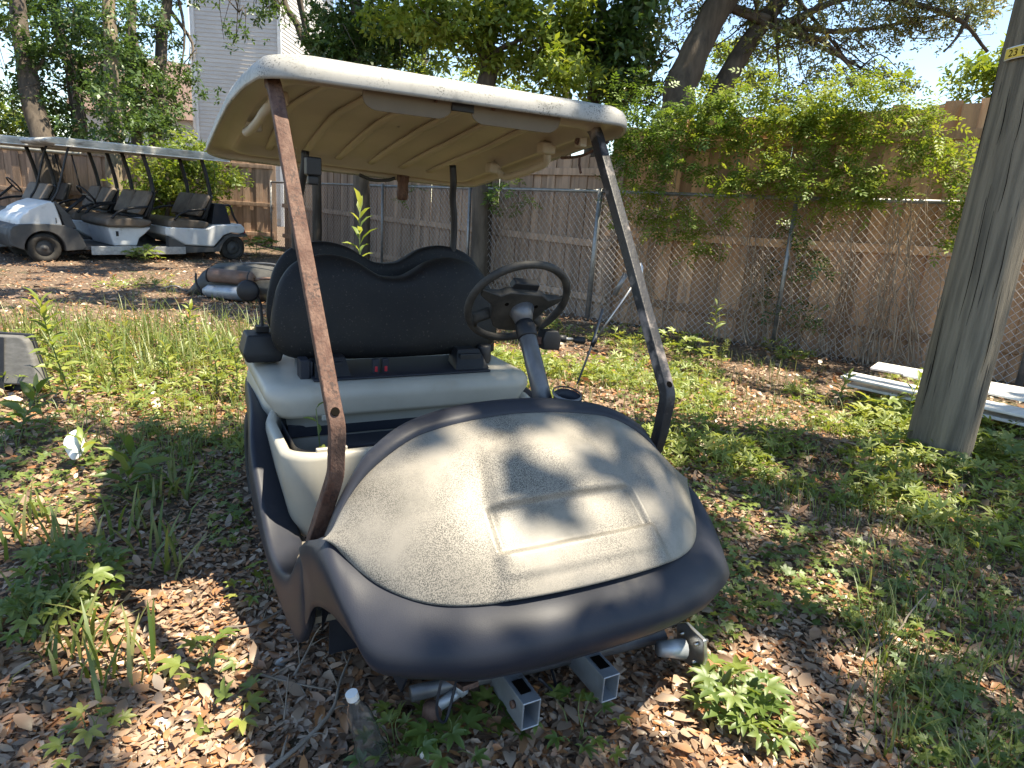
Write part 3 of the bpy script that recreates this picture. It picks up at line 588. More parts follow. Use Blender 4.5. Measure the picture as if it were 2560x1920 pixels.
# grab handles on both sides
for s, u in ((-1, -.86), (1, .86)):
    P = [rp(u * .92, .30, .02), rp(u, .33, -.035), rp(u * 1.0, .40, -.048), rp(u * 1.0, .52, -.048), rp(u, .59, -.035), rp(u * .92, .62, .02)]
    h_ = rchild(G().tube(smoothpath(P, 5), .016, 10), 'grab_handle', 'liner', smooth=True)
    for v in (.30, .62): rchild(G().box(rp(u * .94, v, .0), (.06, .06, .045)), 'handle_mount', 'liner', h_, bevel=.01)
for v in (.10, .17):
    o = rchild(G().box(rp(.87, v, .0), (.03, .04, .045)), 'clip', 'liner', bevel=.004); rchild(G().lathe(rp(.85, v, -.003), (-.4, -1, -.3), ((0, .014), (.012, .012))), 'bolt', 'rust', o)
rchild(G().tube(smoothpath([rp(.89, .06, -.03), rp(.86, .13, -.055), rp(.88, .2, -.05), rp(.87, .26, -.04)], 5), .0055, 6).tube([rp(.87, .17, -.05), rp(.865, .165, -.085), rp(.86, .15, -.12)], .005, 6), 'strap', 'rust')
rchild(G().lathe(rp(-.52, .80, .01), (0, 0, -1), ((0, .032), (.03, .03), (.055, .02), (.085, .012))), 'drain_boss', 'liner', smooth=True)
rchild(G().lathe(rp(.40, .95, .012), (0, .05, -1), ((0, .03), (.03, .03), (.035, .026), (.075, .028), (.08, .03), (.115, .027), (.12, .02))), 'rear_post', 'rust', smooth=True)
rchild(G().tube(smoothpath([rp(.08, .985, -.002), rp(.18, .985, -.018), rp(.30, .98, -.012), rp(.35, .97, 0)], 5), .008, 6), 'cable', 'black')
mb = on(782, 416, 1, 1.35); rchild(G().box(mb, (.05, .05, .06)).box(mb + np.array((0, 0, -.045)), (.036, .03, .03)), 'mirror_mount', 'black', bevel=.006)
# ---------------- struts
def strut(P, name, mat, r=(.018, .019), holes=(), n=5):
    return cp(G().tube(smoothpath(P, n), r, square=True, up=(0, 1, 0)), name, mat, bevel=.004, seg=2)
SL_ = [(-.546, 1.10, 1.705), (-.544, 1.055, 1.685), (-.541, 1.00, 1.615), (-.536, .90, 1.478), (-.528, .75, 1.273), (-.520, .61, 1.082), (-.513, .492, .920), (-.510, .463, .870), (-.510, .468, .80), (-.511, .475, .745), (-.520, .50, .68), (-.532, .535, .60), (-.545, .565, .52), (-.552, .58, .46)]
st1 = strut(SL_, 'front_strut', 'rust'); st1['label'] = 'rusty passenger side strut'
hc = np.array((-.512, .478, .900)); hole = cp(G().lathe(hc + np.array((-.002, -.0175, .012)), (0, -.81, .58), ((-.002, .0105), (.0012, .0105))), 'bolt_hole_disc', 'flat_black', st1)  # flush black disc standing in for the dark of a hole
SR_ = [(-x, y, z) for x, y, z in SL_]
st2 = strut(SR_, 'front_strut', 'blackpaint'); st2['label'] = 'black strut with bare worn edges'
cp(G().lathe((.512, .463, .912), (0, -.81, .58), ((-.002, .010), (.0012, .010))), 'bolt_hole_disc', 'flat_black', st2)  # same black disc, no hole is cut
for s in (-1, 1):
    P = [(s * .315, 1.80, 1.56), (s * .322, 1.80, 1.49), (s * .330, 1.82, 1.42), (s * .345, 1.83, 1.34), (s * .352, 1.84, 1.25), (s * .350, 1.84, 1.12), (s * .35, 1.83, .95), (s * .35, 1.82, .70)]
    cp(G().tube(smoothpath(P, 5), .0155, 10), 'rear_strut', 'black', smooth=True)
# foot plate of the passenger strut, welded and rusty
cp(G().loft([[(-.575, .53, .505), (-.53, .53, .52), (-.53, .60, .49), (-.575, .60, .475)], [(-.572, .53, .53), (-.535, .53, .545), (-.535, .60, .50), (-.572, .60, .49)]]), 'strut_foot', 'rust', bevel=.004)
# ---------------- wire stay clamped to the right strut
cpt = on(1592, 672, 1, .82); q1, q2, q3, q4 = on(1480, 862, 1, .82), on(1507, 772, 1, .80), on(1443, 960, 1, .78), on(1536, 738, 1, .86)
ws = cp(G().tube([cpt + np.array((-.004, -.01, .02)), cpt + np.array((0, -.02, -.01)), cpt + np.array((.012, -.015, -.03))], (.013, .009), 8).lathe(cpt + np.array((-.03, 0, .0)), (1, .1, 0), ((0, .016), (.05, .016))), 'stay_clamp', 'steel', smooth=True)
cp(G().tube([cpt + np.array((0, -.02, -.02)), q1], .0042, 6), 'stay_rod', 'steel', ws, smooth=True)
cp(G().tube([q2, q1, q3], [.005, .0048, .0036], 6), 'stay_rod', 'gun', ws, smooth=True)
cp(G().tube([cpt + np.array((-.03, .02, -.02)), q4], .009, 8), 'stay_tube', 'galv', ws, smooth=True)
cp(G().lathe(q1 + np.array((.01, 0, .02)), (-.35, 0, -.9), ((-.012, .006), (0, .010), (.03, .007))), 'stay_joint', 'black', ws, smooth=True)
# ---------------- steering
cb, ct = np.array((.172, .62, .80)), np.array((.196, .835, 1.028)); ax = (ct - cb) / np.linalg.norm(ct - cb)
col_ = cp(G().lathe(cb, ax, ((-.05, .030), (.28, .029), (.283, .027), (.305, .027))), 'steering_column', 'gun', smooth=True)
cp(G().lathe(ct - ax * .045, ax, ((0, .031), (.005, .034), (.045, .034), (.06, .030))), 'column_collar', 'black', col_, smooth=True)
wc = on(1295, 757, 1, .885); wn = np.array((.05, .80, .60)); wn /= np.linalg.norm(wn)
e1 = np.cross(wn, (0, 1, 0)); e1 /= np.linalg.norm(e1); e2 = np.cross(wn, e1); e1 = -e1 if e1[0] < 0 else e1; e2 = -e2 if e2[2] < 0 else e2
rw = .172
sw = cp(G().tube([wc + (e1 * math.cos(a) + e2 * math.sin(a)) * rw for a in np.linspace(0, 2 * math.pi, 49)], .0135, 10, cap=False), 'steering_wheel', 'wheelgrip', smooth=True)
def wp(x, y, d=0): return wc + e1 * x + e2 * y + wn * d
hubP = [(-.155, .05), (-.09, .045), (-.06, .062), (.06, .062), (.09, .045), (.155, .05), (.15, .02), (.10, -.005), (.085, -.06), (.06, -.10), (.03, -.115), (-.03, -.115), (-.06, -.10), (-.085, -.06), (-.10, -.005), (-.15, .02)]
cp(G().loft([[wp(x, y, -.022 if abs(x) < .12 else -.006) for x, y in hubP], [wp(x * .97, y * .97, .012 if abs(x) < .12 else .006) for x, y in hubP]]), 'wheel_hub', 'wheelgrip', sw, bevel=.006)
cp(G().loft([[wp(x, y, .0) for x, y in ((-.05, .055), (.05, .055), (.045, .085), (-.045, .085))], [wp(x, y, .03) for x, y in ((-.05, .055), (.05, .055), (.045, .085), (-.045, .085))]]), 'score_clip', 'black', sw, bevel=.005)
for s in (-1, 1):
    cp(G().tube([wp(s * .085, -.05, -.004), wp(s * .13, -.085, -.002), wp(s * .125, -.115, 0)], (.02, .006), 6), 'spoke', 'wheelgrip', sw, smooth=True)
    cp(G().lathe(wp(s * .055, .012, -.022), -wn, ((0, .008), (.003, .007))), 'hub_hole_disc', 'flat_black', sw)  # small black disc painted on as the dark of a hole
cp(G().lathe(ct + ax * .015, ax, ((0, .028), (.03, .036), (.06, .05))), 'hub_sleeve', 'gun', sw, smooth=True)
# direction switch and lever
bx = on(1373, 850, 1, .86)
sb_ = cp(G().loft([[bx + np.array(p) for p in ((-.032, -.02, -.03), (.034, -.02, -.034), (.034, .03, -.034), (-.032, .03, -.03))], [bx + np.array(p) for p in ((-.038, -.022, .005), (.036, -.022, .005), (.036, .03, .005), (-.038, .03, .005))], [bx + np.array(p) for p in ((-.026, -.018, .036), (.026, -.018, .034), (.026, .03, .034), (-.026, .03, .036))]]), 'switch_box', 'black', bevel=.006)
cp(G().box(bx + np.array((-.04, .005, 0)), (.03, .03, .025)), 'switch_bracket', 'rust', sb_, bevel=.003)
lk = on(1462, 852, 1, .84); la = bx + np.array((.03, 0, .006))
lev = cp(G().tube([la, la + (lk - la) * .6], .0065, 8), 'lever', 'steel', sb_, smooth=True)
cp(G().tube([la + (lk - la) * .02, la + (lk - la) * .3], .013, 8), 'lever_base', 'black', sb_, smooth=True)
cp(G().tube([la + (lk - la) * t_ for t_ in (.55, .62, .7, .95, 1.0)], [.006, .009, .013, .013, .009], 10), 'lever_knob', 'black', sb_, smooth=True)
# cup holder rising behind the dash lip
cu = on(1413, 1003, 1, .60)
cp(G().lathe(cu + np.array((0, 0, -.03)), (0, -.25, 1), ((0, .030), (.03, .042), (.052, .045), (.055, .041), (.03, .036), (.0, .026)), cap=False), 'cup_holder', 'bay', smooth=True)
cp(G().lathe(cu + np.array((0, -.006, .022)), (0, -.25, 1), ((0, .047), (.006, .047), (.008, .042)), cap=False), 'cup_holder_rim', 'gun', smooth=True)
# ---------------- underside at the front: rails, axle, hub, tie rod
for s in (-1, 1):
    o_, i_ = [(s * .12 + a * .026, b * .040) for a, b in ((-1, -1), (1, -1), (1, 1), (-1, 1))], [(s * .12 + a * .021, b * .035) for a, b in ((-1, -1), (1, -1), (1, 1), (-1, 1))]
    zz = .206
    f_ = lambda P, y: [(x, y, zz + z) for x, z in P]
    rail = cp(G().loft([f_(i_, .62), f_(i_, .098), f_(o_, .098), f_(o_, .62)], cap=False), 'frame_rail', 'alu', bevel=.0025)
    cp(G().box((s * .12, .155, zz + .0405), (.03, .05, .003)), 'rail_slot_patch', 'flat_black', rail); cp(G().box((s * .12 - .004, .18, zz - .002), (.008, .01, .068)), 'rail_web', 'alu', rail)  # slot is a flat black plate standing in for its shaded inside
cp(G().tube([(-.36, .30, .19), (.42, .24, .19)], .020, 10), 'front_axle', 'gun', smooth=True)
for s in (-1, 1): cp(G().tube(smoothpath([(s * .24, .20, .25), (s * .25, .36, .20), (s * .26, .58, .24)], 5), (.006, .022), square=True), 'leaf_spring', 'rust')
cp(G().tube(smoothpath([(-.06, .17, .24), (.02, .2, .15), (.05, .3, .18)], 5), .004, 6), 'brake_cable', 'bay', smooth=True)
for s in (-1, 1): cp(G().lathe((s * .147, .14, .215), (s, 0, 0), ((0, .010), (.008, .010))), 'bolt', 'rust', smooth=True)
hb = on(1722, 1618, 0, .455)
hub = cp(G().loft([[hb + np.array((.0, y, z)) for y, z in ((-.055, -.05), (.045, -.062), (.062, .04), (.03, .064), (-.05, .056), (-.066, .0))], [hb + np.array((.014, y, z)) for y, z in ((-.055, -.05), (.045, -.062), (.062, .04), (.03, .064), (-.05, .056), (-.066, .0))]]), 'wheel_hub_plate', 'steel', bevel=.003)
cp(G().lathe(hb + np.array((.012, 0, 0)), (1, 0, 0), ((0, .034), (.02, .032), (.026, .02))), 'hub_cap', 'alu', hub, smooth=True)
for a in (0.7, 2.3, 3.9, 5.5): cp(G().tube([hb + np.array((-.01, .042 * math.cos(a), .042 * math.sin(a))), hb + np.array((.040, .042 * math.cos(a), .042 * math.sin(a)))], .006, 8), 'wheel_stud', 'steel', hub, smooth=True)
cp(G().tube([hb + np.array((-.02, 0, 0)), hb + np.array((-.10, .02, .01))], [.030, .022], 12), 'spindle', 'alu', hub, smooth=True)
ta, tb = on(1155, 1722, 2, .20), on(1080, 1778, 2, .15)
tr = cp(G().tube([tb, ta], .014, 10).lathe(ta, ta - tb, ((-.012, .018), (.006, .018), (.012, .013))), 'tie_rod', 'alu', smooth=True)
cp(G().lathe(tb + np.array((0, 0, -.03)), (0, 0, 1), ((0, .02), (.02, .026), (.045, .024), (.055, .012))), 'ball_joint', 'rust', tr, smooth=True)
cp(G().tube(smoothpath([ta, ta + np.array((.05, .06, .03)), (-.12, .26, .2)], 4), .012, 8), 'tie_rod_arm', 'rust', tr, smooth=True)
cp(G().tube(smoothpath([(-.30, .22, .34), (-.33, .20, .22), (-.30, .21, .16), (-.26, .24, .25)], 5), .004, 6), 'brake_cable', 'bay', smooth=True)
for s in (-1, 1):
    tw = cp(G().lathe((s * .40, 1.80, .27), (s, 0, 0), ((0, .14), (.0, .215), (.02, .228), (.14, .228), (.16, .215), (.16, .14), (.10, .13)), 28), 'rear_wheel', 'rubber', smooth=True)
    cp(G().lathe((s * .49, 1.80, .27), (s, 0, 0), ((0, .14), (.03, .13), (.02, .05), (.05, .04))), 'rim', 'alu', tw, smooth=True)
# ================================================================ white four-seat carts in the background
def build_limo():
    r = empty('golf_cart'); Wd = 1.18
    def xz(prof, ys, name, mat, par=r, **k):
        rings = []
        for y, s_ in ys:
            cx = sum(p[0] for p in prof) / len(prof); cz = sum(p[1] for p in prof) / len(prof)
            rings.append([(cx + (x - cx) * s_, y, cz + (z - cz) * s_) for x, z in prof])
        return G().loft(rings).obj(name, mat, par, **k)
    E_ = lambda a, b, i=.04: ((a, .93), (a + i, 1), (b - i, 1), (b, .93))
    cw = xz([(-.32, .56), (-.30, .64), (-.25, .71), (-.18, .75), (-.16, .79), (-.02, .87), (.12, .925), (.20, .915), (.24, .75), (.28, .56)], E_(.03, 1.15, .06), 'front_cowl', 'whitebody', bevel=.015)
    tx = bpy.data.curves.new('n', 'FONT'); tx.body = '1'; tx.size = .12; fo = bpy.data.objects.new('n', tx); COL.objects.link(fo); bpy.context.view_layer.update()
    me = bpy.data.meshes.new_from_object(fo.evaluated_get(bpy.context.evaluated_depsgraph_get())); bpy.data.objects.remove(fo)
    for v in me.vertices: v.co = Vector((.15 + v.co.x, .016 - (.0 if v.co.y < .05 else 0), .60 + v.co.y))
    me.materials.clear(); link('cart_number', me, 'flat_black', cw)
    xz([(.17, .93), (.22, .92), (.38, .72), (.46, .52), (.30, .52), (.25, .75)], E_(.02, 1.16, .03), 'cowl_trim', 'greyfender', bevel=.01)
    # fenders with wheel arch, both sides, and bumper across
    arch = [(.27 * math.cos(a), .215 + .27 * math.sin(a)) for a in np.linspace(math.pi * 1.02, -.12, 14)]
    outer = [(-.42, .26), (-.44, .38), (-.43, .48), (-.39, .54), (-.30, .575), (-.16, .585), (0, .588), (.14, .585), (.28, .575), (.38, .545), (.46, .48), (.52, .36), (.56, .25), (.50, .20)]
    for y0, y1 in ((-.01, .20), (.98, 1.19)):
        g = G(); g.loft([[(x, y0, z) for x, z in outer], [(x * .985, y0 - (.015 if y0 < .5 else -.015) * 0, z * .995) for x, z in outer]], cap=False, closed=False)
        rows = [[(a[0], y0, a[1]), (o_[0], y0, o_[1]), (o_[0], y1, o_[1] + .005), (a[0], y1, a[1])] for a, o_ in zip(arch, outer)]
        G().loft(rows).obj('fender', 'greyfender', r, bevel=.012)
    xz([(-.44, .30), (-.46, .42), (-.42, .52), (-.32, .565), (-.26, .56), (-.26, .26), (-.40, .22)], E_(.10, 1.08, .04), 'bumper', 'greyfender', bevel=.02)
    xz([(.42, .20), (2.3, .20), (2.3, .25), (.42, .25)], ((.02, 1), (1.16, 1)), 'floor', 'greyfender')
    for y0, y1 in ((-.02, .012), (1.17, 1.20)): xz([(.62, .12), (2.10, .12), (2.10, .245), (.62, .258)], ((y0, 1), (y1, 1)), 'step_plate', 'diamond', bevel=.006)
    def seatset(x0, pod, dark):
        xz([(x0, .585), (x0 + .05, .56), (x0 + .60, .56), (x0 + .72, .60), (x0 + .74, .67), (x0 + .60, .70), (x0 + .15, .73), (x0 + .02, .68)], E_(.02, 1.15, .05), 'seat_cushion', 'seatbrown', bevel=.03)
        for y0, y1 in ((.03, .57), (.61, 1.15)):
            prof = [(x0 + .52, .78), (x0 + .60, .76), (x0 + .80, 1.12), (x0 + .76, 1.16), (x0 + .71, 1.15)]
            b_ = xz(prof, ((y0, .7), (y0 + .05, 1), (y1 - .05, 1), (y1, .7)), 'backrest', 'seatbrown', bevel=.02)
        xz([(x0 + .60, .72), (x0 + .64, .72), (x0 + .84, 1.14), (x0 + .81, 1.15)], ((.05, .9), (.10, 1), (1.08, 1), (1.13, .9)), 'backrest_shell', 'black')
        for y in (.0, 1.17): G().tube(smoothpath([(x0 + .10, y, .70), (x0 + .20, y, .80), (x0 + .40, y, .87), (x0 + .66, y, .90)], 4), .02, 8).obj('armrest', 'black', r, smooth=True)
        for y in (.16, 1.02): G().tube(smoothpath([(x0 + .70, y, .70), (x0 + .82, y, 1.05), (x0 + .80, y, 1.35), (x0 + .70, y, 1.76)], 4), .034, 8).obj('strut', 'black', r, smooth=True)
    xz([(.93, .555), (1.60, .56), (1.52, .47), (1.40, .38), (1.35, .25), (1.00, .25), (.96, .40)], E_(.10, 1.08, .03), 'seat_base', 'whitebody', bevel=.02)
    G().loft([[(1.035, .094, .41), (1.075, .094, .41), (1.075, .094, .49), (1.035, .094, .49)], [(1.035, .12, .41), (1.075, .12, .41), (1.075, .12, .49), (1.035, .12, .49)]]).obj('vent_slot', 'black', r)
    seatset(.86, 0, 0); seatset(1.84, 0, 0)
    xz([(1.80, .58), (1.80, .44), (2.08, .27), (2.62, .235), (2.72, .34), (2.82, .45), (2.98, .50), (3.14, .48), (3.24, .50), (3.25, .58), (3.18, .655), (2.66, .635), (2.50, .56)], E_(0, 1.18, .05), 'rear_body', 'whitebody', bevel=.02)
    xz([(1.82, .43), (2.10, .26), (2.64, .225), (2.74, .33), (2.84, .44), (2.98, .49), (3.14, .47), (3.24, .49), (3.26, .45), (3.12, .42), (2.98, .43), (2.88, .40), (2.79, .31), (2.72, .16), (2.05, .14), (1.82, .22)], ((-.012, 1), (.10, 1)), 'side_trim', 'greyfender')
    xz([(2.66, .64), (3.02, .64), (2.92, 1.00), (2.72, 1.00)], ((.12, 1), (1.06, 1)), 'bag_well', 'bay', bevel=.01)
    G().tube(smoothpath([(2.92, .14, .98), (3.02, .14, .97), (3.08, .14, .80), (3.16, .14, .66)], 4), .02, 8).obj('bag_rack', 'black', r, smooth=True)
    for y in (.10, 1.06): G().lathe((3.22, y, .50), (1, 0, 0), ((0, .05), (.04, .045), (.05, .02))).obj('tail_light', 'red', r, smooth=True)
    # roof
    pr = [(.16, 1.765), (.12, 1.80), (.15, 1.84), (.30, 1.865), (2.7, 1.87), (3.0, 1.85), (3.04, 1.80), (3.0, 1.765), (2.6, 1.75), (.6, 1.75)]
    xz(pr, ((-.06, .97), (-.035, 1), (1.21, 1), (1.24, .97)), 'roof', 'oldroof', bevel=.02)
    for y in (-.05, 1.23): G().tube([(.25, y, 1.748), (2.95, y, 1.748)], (.012, .02), 6).obj('drip_rail', 'white', r)
    for y in (.06, 1.10): G().tube(smoothpath([(.56, y, 1.76), (.46, y, 1.74), (.27, y, 1.12), (.17, y, .93), (.21, y, .80), (.33, y, .54)], 5), .0165, 8).obj('windshield_strut', 'black', r, smooth=True)
    G().tube([(.36, .36, .70), (.72, .36, 1.02)], .026, 8).obj('steering_column', 'black', r, smooth=True)
    c = np.array((.74, .36, 1.04)); nn = np.array((.72, 0, .62)); nn /= np.linalg.norm(nn); e1 = np.array((0, 1, 0)); e2 = np.cross(nn, e1)
    s_ = G().tube([c + (e1 * math.cos(a) + e2 * math.sin(a)) * .17 for a in np.linspace(0, 2 * math.pi, 25)], .016, 6, cap=False).obj('steering_wheel', 'black', r, smooth=True)
    G().box(c, (.04, .30, .03)).obj('spoke', 'black', s_, bevel=.006)
    for x in (0, 3.0):
        for y in (.02, .98):
            s = -1 if y < .5 else 1
            t_ = G().lathe((x, y + (.18 if s < 0 else 0), .225), (0, s, 0), ((0, .13), (.0, .205), (.015, .222), (.05, .228), (.13, .228), (.165, .222), (.18, .205), (.18, .13), (.12, .12)), 28).obj('wheel', 'rubber', r, smooth=True)
            rm = G().lathe((x, y + (.07 if s < 0 else .11), .225), (0, s, 0), ((0, .128), (.04, .122), (.03, .07), (.045, .05), (.045, .03), (.06, .025)), 24).obj('rim', 'greyfender', t_, smooth=True)
    return r
def copy_tree(o, parent=None):
    c = o.copy(); COL.objects.link(c); c.parent = parent
    if parent is not None: c.matrix_parent_inverse = Matrix.Identity(4)
    for ch in list(o.children): copy_tree(ch, c)
    return c
la_ = build_limo(); fwd = math.atan2(1.13, 2.80)
la_.location = (-2.32, 11.38, .035); la_.rotation_euler = (0, 0, fwd)
tag(la_, 'white four seat golf cart numbered 1 with brown seats, nearest the clearing', 'golf cart', 'long white golf carts parked in the trees')
lb = copy_tree(la_); dx_, dy_ = -1.02, 1.42
lb.location = (-2.32 + dx_ * math.cos(fwd) - dy_ * math.sin(fwd), 11.38 + dx_ * math.sin(fwd) + dy_ * math.cos(fwd), .035)
lb['label'] = 'second white cart parked close behind the nearest one, cut by the left edge'
# older green cart further back: roof, seat, steering wheel and a tan rear wheel show between the others
def build_old():
    r = empty('golf_cart')
    def xz(prof, ys, name, mat, par=r, **k): return G().loft([[(x, y, z) for x, z in prof] for y in ys]).obj(name, mat, par, **k)
    xz([(-.35, .25), (-.38, .55), (-.1, .85), (.15, .95), (.25, .9), (.3, .5), (.4, .3)], (.0, 1.1), 'front_body', 'green', bevel=.03)
    xz([(.3, .25), (1.9, .25), (1.9, .32), (.3, .32)], (.02, 1.08), 'floor', 'bay')
    xz([(.95, .3), (.92, .62), (1.5, .66), (1.95, .62), (2.05, .45), (1.98, .42), (1.82, .47), (1.65, .50), (1.48, .45), (1.38, .3)], (.0, 1.1), 'rear_body', 'tan', bevel=.03)
    xz([(.85, .66), (1.4, .66), (1.42, .76), (.88, .78)], (.04, 1.06), 'seat', 'vinyl', bevel=.03)
    xz([(1.36, .80), (1.46, .80), (1.58, 1.15), (1.48, 1.16)], (.06, 1.04), 'backrest', 'vinyl', bevel=.03)
    xz([(.2, 1.72), (.1, 1.76), (.3, 1.82), (1.6, 1.82), (1.8, 1.76), (1.7, 1.72)], (-.05, 1.15), 'roof', 'oldroof', bevel=.03)
    for x0, x1 in ((.2, .35), (1.75, 1.6)):
        for y in (.05, 1.05): G().tube([(x0, y, .8), (x1, y, 1.74)], .015, 8).obj('strut', 'black', r, smooth=True)
    G().tube([(.3, .35, .75), (.62, .35, 1.05)], .022, 8).obj('steering_column', 'black', r, smooth=True)
    G().tube([(.64 - .6 * .17 * math.sin(a), .35 + .17 * math.cos(a), 1.06 + .75 * .17 * math.sin(a)) for a in np.linspace(0, 6.283, 25)], .015, 6, cap=False).obj('steering_wheel', 'black', r, smooth=True)
    for x in (0, 1.68):
        for y in (0, .95):
            s = -1 if y < .5 else 1
            t_ = G().lathe((x, y + (.16 if s < 0 else 0), .22), (0, s, 0), ((0, .11), (0, .2), (.02, .22), (.14, .22), (.16, .2), (.16, .11)), 24).obj('wheel', 'rubber', r, smooth=True)
            G().lathe((x, y + (.05 if s < 0 else .11), .22), (0, s, 0), ((0, .125), (.03, .12), (.015, .05), (.03, .03))).obj('rim', 'tan', t_, smooth=True)
    G().lathe((.95, .2, .80), (0, 0, 1), ((0, .10), (.02, .13), (.10, .11), (.15, .04))).obj('tarp_bundle', 'teal', r, smooth=True)
    return r
lc = build_old(); p = on(212, 600, 2, .05); lc.location = (p[0] - 1.68 * math.cos(fwd), p[1] - 1.68 * math.sin(fwd), .03); lc.rotation_euler = (0, 0, fwd)
tag(lc, 'old green golf cart with a tan wheel half hidden behind the white carts', 'golf cart')
# ================================================================ overturned scooter wreck
sp = on(600, 742, 2, .06); hx = np.array((CX[0], CX[1], 0)); hx /= np.linalg.norm(hx); hy = np.array((-hx[1], hx[0], 0))
sc_ = empty('scooter_wreck', (sp[0], sp[1], hz1(sp[0], sp[1])), math.atan2(hx[1], hx[0]), 'wrecked scooter lying on its side among the leaves', 'scooter')
g = G(); g.loft([[(x, y, z) for y, z in ((-.10, .0), (-.14, .20 * h_), (-.06, .40 * h_), (.10, .44 * h_), (.25, .36 * h_), (.30, 0))] for x, h_ in ((-.62, .12), (-.52, .45), (-.42, .78), (-.28, .95), (.0, 1.0), (.35, .95), (.60, .85), (.75, .6))], cap=True); g.obj('fairing', 'shell', sc_, smooth=True)
G().tube([(-.30, -.20, .30), (-.27, -.20, .30), (.22, -.20, .285), (.26, -.20, .28)], [.05, .085, .085, .05], 14).obj('muffler', 'rustm', sc_, smooth=True)
G().tube([(-.34, -.24, .10), (-.28, -.24, .11), (.05, -.24, .105), (.24, -.24, .11), (.27, -.24, .11)], [.04, .075, .09, .088, .06], 14).obj('air_box', 'alu', sc_, smooth=True)
G().tube(smoothpath([(.26, -.20, .28), (.45, -.18, .30), (.7, -.1, .26)], 4), .018, 8).obj('exhaust_pipe', 'rustm', sc_, smooth=True)
G().tube(smoothpath([(-.46, -.16, .30), (-.44, -.20, .18), (-.36, -.22, .06)], 4), .014, 8).obj('frame_tube', 'black', sc_, smooth=True)
G().tube(smoothpath([(.05, .0, .44), (.4, -.02, .46), (.78, -.02, .40)], 4), .012, 8).obj('handlebar', 'gun', sc_, smooth=True)
G().box((.30, -.22, .10), (.05, .06, .16)).obj('bracket', 'black', sc_, bevel=.006)
for x in (-.29, .20): G().lathe((x, -.20, .298 - .03 * (x + .29)), (1, 0, -.03), ((0, .088), (.014, .088))).obj('muffler_band', 'black', sc_, smooth=True)
G().tube(smoothpath([(-.62, -.05, .05), (-.75, -.10, .12), (-.88, -.12, .08)], 4), .012, 6).obj('brake_lever', 'gun', sc_, smooth=True)
# ================================================================ cushion cut off by the left edge
cpz = on(22, 978, 2, .06); cu_ = empty('seat_cushion', (cpz[0], cpz[1], hz1(cpz[0], cpz[1]) + .02), math.atan2(hx[1], hx[0]), 'grey seat cushion on a black board leaning at the left edge', 'cushion'); cu_.scale = (.8, .8, .8)
outl = [(-.55, .03), (-.55, .37), (-.5, .40), (.06, .41), (.10, .395), (.135, .36), (.265, .10), (.27, .07), (.25, .055)]
G().loft([[(x * s_ + (1 - s_) * -.15, y + .35 * z, z * s_ + (1 - s_) * .2) for x, z in outl] for y, s_ in ((-.05, .9), (-.045, .96), (-.03, 1), (.01, 1))]).obj('pad', 'cushion', cu_, smooth=False, bevel=.008)
G().loft([[(x, y + .35 * z, z) for x, z in ((-.58, -.02), (-.58, .42), (.12, .42), (.30, .04), (.05, -.01))] for y in (.012, .045)]).obj('backing_board', 'black', cu_, bevel=.006)
G().loft([[(x, y + .35 * z, z) for x, z in ((-.58, -.06), (-.58, .40), (-.045, .40), (.0, .05), (.02, -.04))] for y in (-.06, -.052)]).obj('side_panel', 'black', cu_, bevel=.004)
G().lathe((0, -.05, 0), (0, -1, 0), ((0, .016), (.014, .014))).obj('bolt', 'steel', cu_)
# ================================================================ paper, bottle, clip, sticks, stones
pc = [at(*q) for q in ((145, 1099, 3.12), (203, 1057, 3.22), (215, 1105, 3.18), (212, 1137, 3.13), (181, 1159, 3.08), (169, 1137, 3.09))]; cen = sum(pc) / 6; cen2 = at(188, 1108, 3.08)
o = obj('paper_sheet', [q - cen for q in pc] + [cen2 - cen], [(6, 0, 1), (6, 1, 2), (6, 2, 3), (6, 3, 4), (6, 4, 5), (6, 5, 0)], 'paper', None, smooth=True, sub=2, solid=.0006); o.location = cen
tag(o, 'crumpled white sheet of paper caught in weeds on the left', 'paper')
bo = on(940, 1905, 2, .09); bt_ = empty('plastic_bottle', tuple(bo), label='crushed clear plastic bottle in the weeds before the cart', cat='bottle')
rings = []
for i, (d, r_) in enumerate(((0, .026), (.01, .032), (.05, .031), (.08, .027), (.11, .031), (.14, .030), (.165, .024), (.19, .013), (.205, .011))):
    rings.append([(-.28 * d + r_ * 1.15 * math.cos(a) * (1 + .12 * math.sin(2 * a + i)), r_ * .75 * math.sin(a) * (1 + .15 * math.sin(3 * a - i)), d) for a in np.linspace(0, 6.283, 16, endpoint=False)])
G().loft(rings).obj('body', 'plasticclear', bt_, smooth=True, solid=.0012); G().lathe((-.057, 0, .203), (-.28, 0, 1), ((0, .0145), (.016, .0145))).obj('cap', 'white', bt_)
ck = on(1068, 1874, 2, .10); k_ = empty('plastic_bracket', tuple(ck), .3, 'small white bracket with a dark bolt lying below the frame rail', 'bracket')
G().box((0, 0, .01), (.055, .008, .036), R=np.array([[.95, -.3, 0], [.3, .95, 0], [0, 0, 1]])).obj('plate', 'white', k_, bevel=.002); G().lathe((-.004, -.004, .01), (.3, -1, .1), ((0, .008), (.007, .007))).obj('bolt', 'gun', k_)
